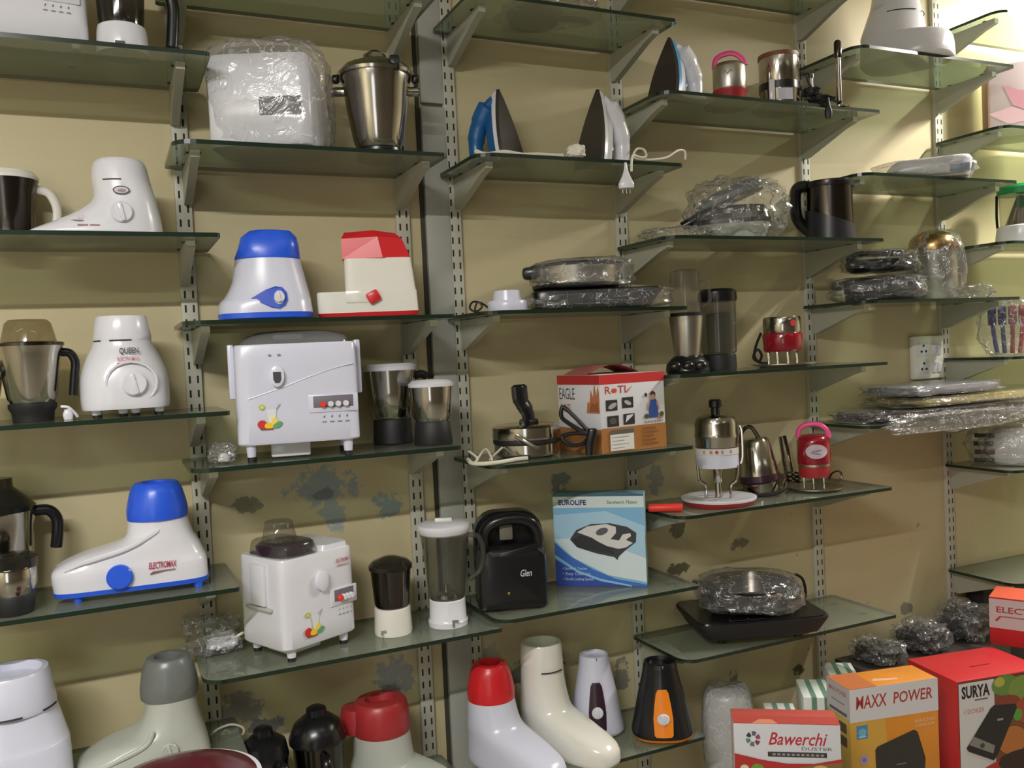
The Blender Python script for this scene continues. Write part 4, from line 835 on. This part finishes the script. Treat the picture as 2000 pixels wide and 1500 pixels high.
part(t, 'flex', MB().tube([(-50, -20, 4), (-30, -34, 6), (0, -36, 4), (26, -34, 6), (42, -24, 14), (46, -10, 24)], 3.2, 8, 4), 'cable_black'); part(t, 'dish', MB().mark().lathe([(28, 0), (32, 6), (44, 26), (42, 28), (30, 8), (.5, 6)]).xf(Matrix.Translation((4, 56, 1))), 'brushed_steel')
t = item('immersion_rod', 'pair of thin steel rods leaning between the tilted heater and red mini kettle', 'immersion rod', 1550, -.055, 'D4', 0)
part(t, 'rod', MB().tube([(-14, 0, 96), (-4, 0, 40), (2, 0, 4)], 3.6, 8, 2), 'steel'); part(t, 'rod', MB().tube([(-22, 4, 94), (-16, 4, 40), (-10, 4, 3)], 3.6, 8, 2), 'steel'); part(t, 'coil', MB().tube([(14*cos(i*.9), 14*sin(i*.9), 3+1.2*i) for i in range(18)], 2, 6, 2), 'dark_steel')
t = item('travel_kettle', 'dark red mini kettle with neon pink carry handle on a steel plate', 'kettle', 1592, -.17, 'D4', 0)
saucer(t, 52, z=0); lat(t, 'lower_body', [(27, 26), (29, 30), (30, 48)], 'dull_red'); lat(t, 'trim_band', [(31, 48), (31, 52)], 'brushed_steel'); lat(t, 'body', [(31, 52), (32, 56), (31, 96), (28, 104), (22, 108), (.5, 109)], 'kettle_red')
handle(t, [(-28, 0, 102), (-26, 0, 118), (-12, 0, 128), (10, 0, 128), (25, 0, 117), (28, 0, 102)], 4, 'pink_plastic', flat_=1.3)
for a in (215, 265, 315): part(t, 'leg', MB().box((24*cos(rad(a)), 24*sin(rad(a)), 16), (4, 3, 24), 1), 'steel')
Print(lambda x, z, e: (x, -math.sqrt(max(0, 32.2**2-x*x))-e, z)).ell(5, 78, 20, 14, 'c8b8c4').ell(5, 79, 11, 1.6, '8a80a0', .2).ell(4, 74, 9, 1.4, '8a80a0', -.15).done(t, 'oval_label')
part(t, 'flex', MB().tube([(26, 8, 20), (34, 10, 32), (46, 12, 34), (50, 12, 24), (40, 8, 14)], 2, 6, 4), 'dark_steel')

t = item('induction_cooktop', 'large matt black induction cooktop lying on the lowest right glass shelf', 'cooktop', 1466, -.172, 'D5', 22)
part(t, 'body', MB().secs([(8, -96, 96, 64, 8), (14, -112, 112, 76, 9), (40, -128, 128, 86, 10), (44, -128, 128, 86, 10)], 1, 60), 'black_matte')
part(t, 'glass_top', MB().secs([(44, -126, 126, 84, 10), (47, -125, 125, 83, 10)], 1, 60), 'black_plastic'); Print(topside(47.5)).rect(-70, -76, 0, -74, '5c5a5c').rect(-68, -70, -64, -64, '4c4a4c').rect(-32, -70, -28, -64, '4c4a4c').done(t, 'control_marks')
feet(t, (-76, 76), (-46, 46), 9, 10, 'black_matte')
part(t, 'flex', MB().tube([(112, 76, 40), (116, 70, 62), (124, 62, 70), (130, 56, 62), (126, 52, 52), (120, 52, 60), (116, 56, 82), (124, 60, 88), (140, 64, 76), (146, 66, 50), (140, 62, 30)], 3, 7, 4), 'cable_black')
t = item('frying_pan', 'dark pan wrapped in shiny film resting on the black cooktop', 'pan', 1464, -.168, 'D5', 0, lift=.0712)
lat(t, 'pan', [(66, 0), (72, 4), (88, 44), (90, 48), (82, 48), (66, 10), (.5, 10)], 'dark_steel', n=44); part(t, 'ear', MB().box((-96, -6, 44), (26, 34, 8), 3), 'black_plastic')
wrap(t, (0, 0, 30), (98, 86, 34), .1, 41, n=3.2, freq=2.4)

# ================================================================== bay E
t = item('mixer_base', 'white boot shaped mixer with rounded toe, top right corner', 'mixer', 1758, -.16, 'E1', abs_rz=118)
boot(t, [(0, -92, 66, 66, 2.8), (6, -96, 70, 70, 2.8), (38, -94, 70, 68, 2.6), (46, -84, 70, 66, 2.5), (52, -52, 69, 63, 2.3), (60, -48, 70, 62, 2.2), (96, -42, 58, 52, 2), (120, -38, 50, 46, 2), (160, -36, 44, 40, 2)], 'white_plastic')
seam(t, 53, 92, 90, 150, (8, 0), 1.0); seam(t, 53, 92, 170, 215, (8, 0), 1.0)
t = item('flat_pack', 'flat white appliance in a clear bag above the gold topped jar', 'packet', 1806, -.17, 'E2', 0)
part(t, 'contents', MB().secs([(2, -70, 76, 52, 6), (12, -76, 80, 56, 6), (34, -60, 82, 56, 6), (40, -50, 78, 52, 6)], 2), 'white_plastic'); part(t, 'blue_corner', MB().box((60, -54, 16), (34, 6, 14), 2), flat('8ca0bc')); wrap(t, (-2, 0, 20), (90, 62, 22), .12, 51, n=4)
part(t, 'bag_fold', MB().tube([(-86, -44, 12), (-60, -60, 18), (-30, -64, 14), (10, -64, 6), (60, -62, 5), (80, -58, 10), (84, -54, 30)], 2, 6, 5), 'clear_plastic')
t = item('frying_pan', 'larger black bagged pan left of the gold topped canister', 'pan', 1724, -.168, 'E3', 0)
lat(t, 'pan', [(64, 0), (68, 4), (72, 40), (74, 44), (66, 44), (60, 10), (.5, 10)], 'black_matte', n=44); part(t, 'handle', MB().box((-78, -18, 34), (30, 30, 16), 6), 'black_plastic'); wrap(t, (-10, 0, 25), (86, 78, 25), .12, 61, n=3.4)
t = item('frying_pan', 'smaller black pan in crumpled film stacked on the larger bagged pan', 'pan', 1720, -.165, 'E3', 0, lift=.088)
lat(t, 'pan', [(54, 3), (62, 8), (66, 22), (58, 24), (.5, 12)], 'black_matte'); part(t, 'handle', MB().tube([(-40, -10, 18), (-56, -14, 30), (-40, -16, 38), (0, -16, 36), (40, -16, 34)], 9, 10, 4, flat_=.6), 'black_plastic'); wrap(t, (-4, 0, 22), (68, 60, 22), .2, 63, n=2.8)
t = item('steel_canister', 'upright steel canister with gold crinkled top in a clear bag', 'canister', 1826, -.095, 'E3', 0)
lat(t, 'body', [(40, 0), (42, 3), (42, 96), (43, 100)], 'brushed_steel'); lat(t, 'cap', [(45, 98), (46, 104), (44, 118), (34, 130), (14, 136), (.5, 137)], 'gold_metal'); wrap(t, (4, 0, 68), (50, 46, 70), .1, 71, n=3.2); wrap(t, (66, -14, 12), (34, 30, 13), .35, 73, name='bag_hem')
z = 0
for i, (lab, X, w, h, m, rx) in enumerate((('lowest flat dark pack in film of the long pile at right', 2.38, .62, .026, 'purple_black', .34), ('yellow edged flat pack in the long pile at right', 2.60, .74, .020, flat('c0ae60'), .42), ('upper grey flat pack in film of the long pile at right', 2.38, .36, .022, flat('8a8a94'), .205))):
    zz = Z['E4']+TH/2; u = pr((X, -.165, zz))[0]
    t = item('flat_pack', lab, 'packet', u, -.165, 'E4', abs_rz=-1+1.2*i, lift=z, group='film wrapped flat packs')
    part(t, 'board', MB().box((0, 0, h/2+.002), (w, .19, h), .006), m, scale=1)
    part(t, 'plastic_wrap', MB().blob((0, 0, h/2+.003), (rx, .118, h/2+.006), .13, 81+i, 6, floor=-.0002, freq=2.4), 'plastic_film', scale=1, ang=24)
    if i == 0: part(t, 'film_fold', MB().blob((-.03, -.142, -.004), (.27, .014, .026), .3, 88, 3, freq=2.6), 'plastic_film', scale=1, ang=24)
    z += h+.014
# switch board on the wall
P = wl(1806, 740, -.0); k = pr(P)[2]/FPX; SC = k
t = root('switch_board', 'white electric switch board on the wall at right', 'switch board', P, 0)
bw = 82
part(t, 'plate', MB().box((0, -6, 42), (bw, 12, 84), 4), 'cream_plastic')
for zz in (58, 24):
    s = part(t, 'socket', MB().box((-16, -12.5, zz), (26, 2, 26), 1), 'white_plastic')
    for dx, dz in ((0, 7), (-6, -4), (6, -4)): part(s, 'pin_hole', MB().mark().lathe([(2.4, 0), (2.4, 1)], (0, 0), 12).xf(Matrix.Translation((-16+dx, -13.2, zz+dz)) @ Matrix.Rotation(rad(90), 4, 'X')), 'slot_dark')
for zz in (56, 22):
    for dx in (12, 26): part(t, 'switch', MB().mark().box((0, 0, 0), (10, 6, 20), 1.5).xf(Matrix.Translation((dx, -13, zz)) @ Matrix.Rotation(rad(9), 4, 'X')), 'white_plastic')

# ================================================================== bay F
t = item('gift_carton', 'white carton with large pale pink flower, cut by the right edge', 'box', 2010, -.16, 'F2', abs_rz=-46)
w, d, h = 150, 80, 140
part(t, 'carton', MB().box((0, 0, h/2), (w, d, h), 2), [flat('ead8dc')])
q = Print(front(-d/2-.2)); fx, fz = 20, 30
for a in (15, 55, 95, 135, 170): q.poly([(fx, fz), (fx+60*cos(rad(a-16)), fz+60*sin(rad(a-16))), (fx+96*cos(rad(a)), fz+96*sin(rad(a))), (fx+60*cos(rad(a+16)), fz+60*sin(rad(a+16)))], 'e8a8ba' if a % 2 else 'f0c8d2')
q.rect(-w/2, 0, -w/2+3, h, 'b88a78'); q.done(t, 'flower_printing'); Print(lambda q_, z, e: (-w/2-e, -q_, z)).rect(-d/2, 0, d/2, h, '9c7462').done(t, 'side_panel')
t = item('blender_jar', 'clear jar with green lid on a white base, right edge', 'blender jar', 1995, -.17, 'F3', 0)
lat(t, 'base', [(44, 0), (46, 6), (42, 36), (38, 38)], 'white_plastic'); lat(t, 'jar', [(36, 38), (38, 100)], 'clear_plastic'); lat(t, 'blade_cone', [(28, 39), (16, 70), (6, 96), (.5, 97)], 'steel'); lat(t, 'lid', [(40, 98), (41, 110), (36, 116), (.5, 117)], flat('1c8a4c', .3)); part(t, 'side_bar', MB().tube([(-40, -6, 100), (-41, -6, 60), (-40, -6, 36)], 2.4, 8, 3), 'black_plastic')
t = item('utensil_set', 'blue and red handled utensils in a clear bag, right edge', 'utensils', 1972, -.15, 'F4', 0)
for i, (x, m) in enumerate(((-26, flat('2c2c7c')), (-10, flat('2a2a70')), (6, flat('8c1c28')), (22, flat('a42830')))):
    part(t, 'utensil', MB().tube([(x*.8, 0, 4), (x, 0, 40), (x*1.05, 0, 62)], 4, 8, 2).box((x*1.1, 0, 78), (15, 9, 38), 4), m)
wrap(t, (0, 0, 54), (52, 30, 54), .2, 95, n=3); part(t, 'tie_loop', MB().tube([(-40, 0, 106), (-30, 0, 122), (-20, 0, 126)], 1.4, 6, 3), 'dark_steel')
t = item('flat_pack', 'white bagged pack with black stripes, right edge', 'packet', 1968, -.16, 'F5', 0)
part(t, 'contents', MB().secs([(2, -20, 70, 34, 4), (20, -36, 70, 40, 4), (50, -40, 66, 40, 3.4), (72, -20, 50, 32, 3)], 2), 'white_plastic')
for i in range(4): part(t, 'black_stripe', MB().box((-40+2*(i % 2), -39, 12+16*i), (34, 6, 8), 1), 'black_matte')
wrap(t, (6, 0, 42), (74, 50, 44), .22, 97)

# ================================================================== cartons, bottom right
deck = .12
tb = MB().box((2.3, -.36, deck-.02), (1.9, .70, .04), .004)
t = root('display_counter', 'low wooden counter under the cartons below the bottom edge', 'counter', (2.3, -.37, 0))
part(t, 'top', MB().box((0, 0, deck-.015), (1.9, .70, .03), .004), 'deck_wood', scale=1)
for sx in (-.9, .9):
    for sy in (-.3, .3): part(t, 'leg', MB().box((sx, sy, (deck-.03)/2), (.06, .06, deck-.03), .004), 'deck_wood', scale=1)
def on_deck(u, v, y): return wl(u, v, y).z-deck
# green striped slim cartons
for (u, v, y, lab) in ((1502, 1412, -.30, 'lowest green striped white slim carton, behind the carton with red script'), (1569, 1362, -.27, 'middle green striped white slim carton'), (1624, 1326, -.205, 'tallest green striped white slim carton, behind the orange carton')):
    h = on_deck(u, v, y)
    t = carton('slim_carton', lab, u, v, y, -34, (.082, .14, h), 'foam_white', group='green striped slim cartons')
    q = Print(lambda x, yy, e: (x, yy, h+e*.001))
    for s in (-.012, .022): q.poly([(s-.007, -.069), (s+.007, -.069), (s+.007, .069), (s-.007, .069)], '6c9484')
    q.done(t, 'stripes')
    q = Print(lambda x, z, e: (x, -.07-e*.001, z))
    for s in (-.012, .022): q.rect(s-.007, 0, s+.007, h, '6c9484')
    q.done(t, 'front_stripes')
# support carton with film wrapped pile on it
h = on_deck(1712, 1318, -.20)
t = carton('plain_carton', 'plain dark carton hidden under the film wrapped pile', 1712, 1318, -.20, 0, (.60, .17, h), flat('403c38'))
zt = deck+h
for u, y, lab, r, sd in ((1716, -.115, 'left dark bundle in crinkled film behind the orange carton', (.062, .075, .034), 101), (1800, -.11, 'middle dark bundle in crinkled film behind the red carton', (.066, .075, .046), 103), (1884, -.105, 'right dark bundle in crinkled film beside the upper red carton', (.066, .075, .060), 105)):
    P = at(u, y, zt)
    SC = 1
    t = root('film_bundle', lab, 'packet', P+Vector((0, 0, .0006)), 0, 'film wrapped bundles')
    part(t, 'contents', MB().blob((0, 0, r[2]*.85), (r[0]*.8, r[1]*.8, r[2]*.7), .15, sd, 4, floor=.001), 'black_matte')
    part(t, 'plastic_wrap', MB().blob((0, 0, r[2]), r, .25, sd+1, 3, floor=.0004, freq=2.2), 'plastic_film', ang=24)
    part(t, 'film_tie', MB().tube([(-r[0]*.7, -r[1]*.9, r[2]*.6), (-r[0]*.2, -r[1], r[2]*1.1), (r[0]*.4, -r[1]*.8, r[2]*1.5)], .002, 6, 4), 'clear_plastic')

y0 = -.47; h = on_deck(1432, 1412, y0); w, d = .245, .09
t = carton('appliance_carton', 'white and red carton with red script Bawerchi', 1432, 1412, y0, -34, (w, d, h), 'card_white', flat('d8cfcc'), flat('c0564c'))
fp = Print(lambda x, z, e: (x, -d/2-e*.001, z-0))
T = h
fp.text('Bawerchi', .025, T-.050, .030, 'c03040', .135, .012, .35).text('DUSTER', .068, T-.062, .0075, '77747a', .07, .01).rect(-.045, T-.079, .090, T-.067, '3e3c3c')
for i in range(11): fp.rect(-.034+.011*i, T-.0755, -.027+.011*i, T-.0705, '9c9a98')
for i in range(6): fp.poly([(-.078, T-.036)]+[(-.078+.017*cos(i*pi/3+j*.35), T-.036+.018*sin(i*pi/3+j*.35)) for j in range(3)], ('a04a58', '5c6470', '3c3c44', '4c8c70', '6c7480', '8a4450')[i])
fp.ell(-.078, T-.036, .007, .0075, 'e0e0e4')
fp.poly([(-w/2, T-.072), (-.06, T-.086), (0, T-.094), (.06, T-.093), (w/2, T-.080), (w/2, 0), (-w/2, 0)], 'b8322e')
fp.ell(-.070, T-.112, .016, .016, '6ea03c').ell(-.10, T-.108, .010, .009, 'dcd8c0').ell(.01, T-.116, .013, .010, 'd8c8c4').poly([(.03, T-.10), (.09, T-.092), (w/2, T-.088), (w/2, T-.15), (.02, T-.15)], '8a6a38').ell(.075, T-.108, .02, .012, 'd0b060').ell(.05, T-.113, .012, .009, 'b08a40')
fp.done(t, 'front_printing')
q = Print(lambda x, yy, e: (x, yy, h+e*.001)); q.poly([(-w/2, -d/2), (w/2, -d/2), (w/2, 0), (-w/2, 0)], 'b84a42').poly([(-.02, -d/2), (-.08, -d/2), (-.06, -.02), (-.03, -.02)], 'd88a6a').done(t, 'top_printing')

y0 = -.44; h = on_deck(1658, 1348, y0); w, d = .265, .105
t = carton('appliance_carton', 'orange and white carton lettered MAXX POWER', 1658, 1348, y0, -12, (w, d, h), 'card_orange', flat('c8a850'), 'card_orange')
fp = Print(lambda x, z, e: (x, -d/2-e*.001, z)); T = h
fp.rect(-w/2, T-.088, w/2, T, 'd8d6da').text('MAXX', -.068, T-.054, .034, 'b03a34', .092, .012, .1).text('POWER', .056, T-.052, .030, 'b03a34', .118, .012, .1)
fp.poly([(-w/2, 0), (0, 0), (-.03, T-.088), (-w/2, T-.088)], 'd8a848')
fp.text('INDUCTION', .09, T-.112, .0085, 'e8c8a8', .062, .01).text('COOKTOP', .09, T-.124, .0085, 'e8c8a8', .058, .01)
fp.rect(-.115, T-.134, -.082, T-.098, '4c90b8').ell(-.098, T-.116, .012, .010, '78b4d4').poly([(-.11, T-.126), (-.09, T-.124), (-.086, T-.13), (-.108, T-.131)], 'a8d0e4')
fp.poly([(-.062, T-.168), (-.055, T-.160), (.055, T-.130), (.066, T-.136), (.088, T-.21), (.08, T-.30), (-.06, T-.30)], '3a3632').ell(-.095, T-.19, .013, .013, 'b0a0c8').ell(-.095, T-.19, .006, .006, '8a78b0')
fp.rect(.0, T-.218, .03, T-.214, '77706a')
fp.done(t, 'front_printing')
lp = Print(lambda q_, z, e: (-w/2-e*.001, -q_, z))
lp.rect(-d/2, T-.082, d/2, T, 'c4c0c2').text('MAXX POWER', 0, T-.026, .012, 'b05850', .08, .01).rect(-.03, T-.05, .03, T-.046, '908c8c').rect(-.04, T-.078, .04, T-.070, '55524e')
for i in range(2):
    for j in range(2): lp.rect(-.042+.045*i, T-.124-.036*j, -.008+.045*i, T-.098-.036*j, '4c3c20')
lp.done(t, 'side_printing')
q = Print(lambda x, yy, e: (x, yy, h+e*.001)); q.poly([(-.04, -.02), (.03, -.03), (.035, -.018), (-.03, -.004)], 'e8b090').poly([(-w/2, -d/2), (-.05, -d/2), (-.05, d/2), (-w/2, d/2)], 'c07040').done(t, 'top_printing')

y0 = -.46; h = on_deck(1868, 1332, y0); w, d = .30, .20
t = carton('appliance_carton', 'red carton with black SURYA lettering and a black cooktop picture', 1868, 1332, y0, -10, (w, d, h), 'card_red', 'card_red', 'card_red')
fp = Print(lambda x, z, e: (x, -d/2-e*.001, z)); T = h
fp.rect(-w/2+.004, 0, w/2, T-.004, '5a3a30').rect(-w/2+.006, T-.36, -w/2+.124, T-.008, 'd4d2d4').text('SURYA', -.088, T-.050, .032, '2c2a2c', .094, .04).rect(-.092, T-.061, -.048, T-.057, '6a6668').text('COOKER', -.095, T-.095, .013, 'c87470', .068, 0)
fp.poly([(-.026, 0), (w/2, 0), (w/2, T-.008), (-.026, T-.008)], '7a4c34').ell(.01, T-.03, .045, .03, '6a8a44').ell(-.008, T-.02, .018, .014, 'b8b050').ell(.07, T-.05, .05, .04, '7c9448').ell(.02, T-.08, .04, .02, '8a4030').ell(.09, T-.11, .05, .04, 'a84c38').ell(.05, T-.12, .016, .018, '5c9c3c').ell(.03, T-.19, .05, .04, 'b8743c')
fp.poly([(-.125, T-.19), (-.118, T-.20), (-.035, T-.238), (-.022, T-.225), (.048, T-.10), (.044, T-.088), (-.03, T-.082), (-.042, T-.09)], '2c2a2a').poly([(-.115, T-.182), (-.036, T-.218), (-.03, T-.196), (-.10, T-.160)], '8a8680').ell(-.072, T-.19, .008, .007, '4a4848').rect(-.02, T-.128, -.0, T-.122, '9a9896')
fp.poly([(-w/2+.004, T-.28), (-.02, T-.24), (w/2, T-.27), (w/2, T-.4), (-w/2+.004, T-.4)], 'b83430').ell(.06, T-.25, .08, .03, '3a2c28')
fp.done(t, 'front_printing')
part(t, 'carry_slot', MB().box((0, -.02, h+.0006), (.07, .003, .001)), flat('7c1c20'), scale=1)
top = deck+h
y0 = -.30; w, d = .20, .14; h = wl(1931, 1166, y0).z-top-.0005
t = carton('appliance_carton', 'small red and white carton lettered ELECTROM on top of the red carton', 1931, 1166, y0, -62, (w, d, h), 'card_red')
part(t, 'top_flap', MB().box((0, 0, h+.001), (w, d, .002), .0008), flat('d05a40'))
fp = Print(lambda x, z, e: (x, -d/2-e*.001, z)); fp.rect(-w/2, h*.36, w/2, h-.003, 'ccc4c6').text('ELECTROM', .0, h*.70, .018, 'a83c40', .16, .02).rect(-.07, h*.6, .08, h*.63, 'b07070').poly([(-.085, h*.52), (-.072, h*.62), (-.066, h*.61), (-.08, h*.5)], 'a83c40'); fp.done(t, 'front_printing')
P = at(1908, -.055, deck)
hh = wl(1921, 1146, -.055).z-deck
t = root('dark_carton', 'plain black carton half hidden behind the small red and white carton', 'box', P+Vector((.14, 0, .0005)), 0)
part(t, 'carton', MB().box((0, 0, hh/2), (.26, .07, hh), .003), flat('211c22'))
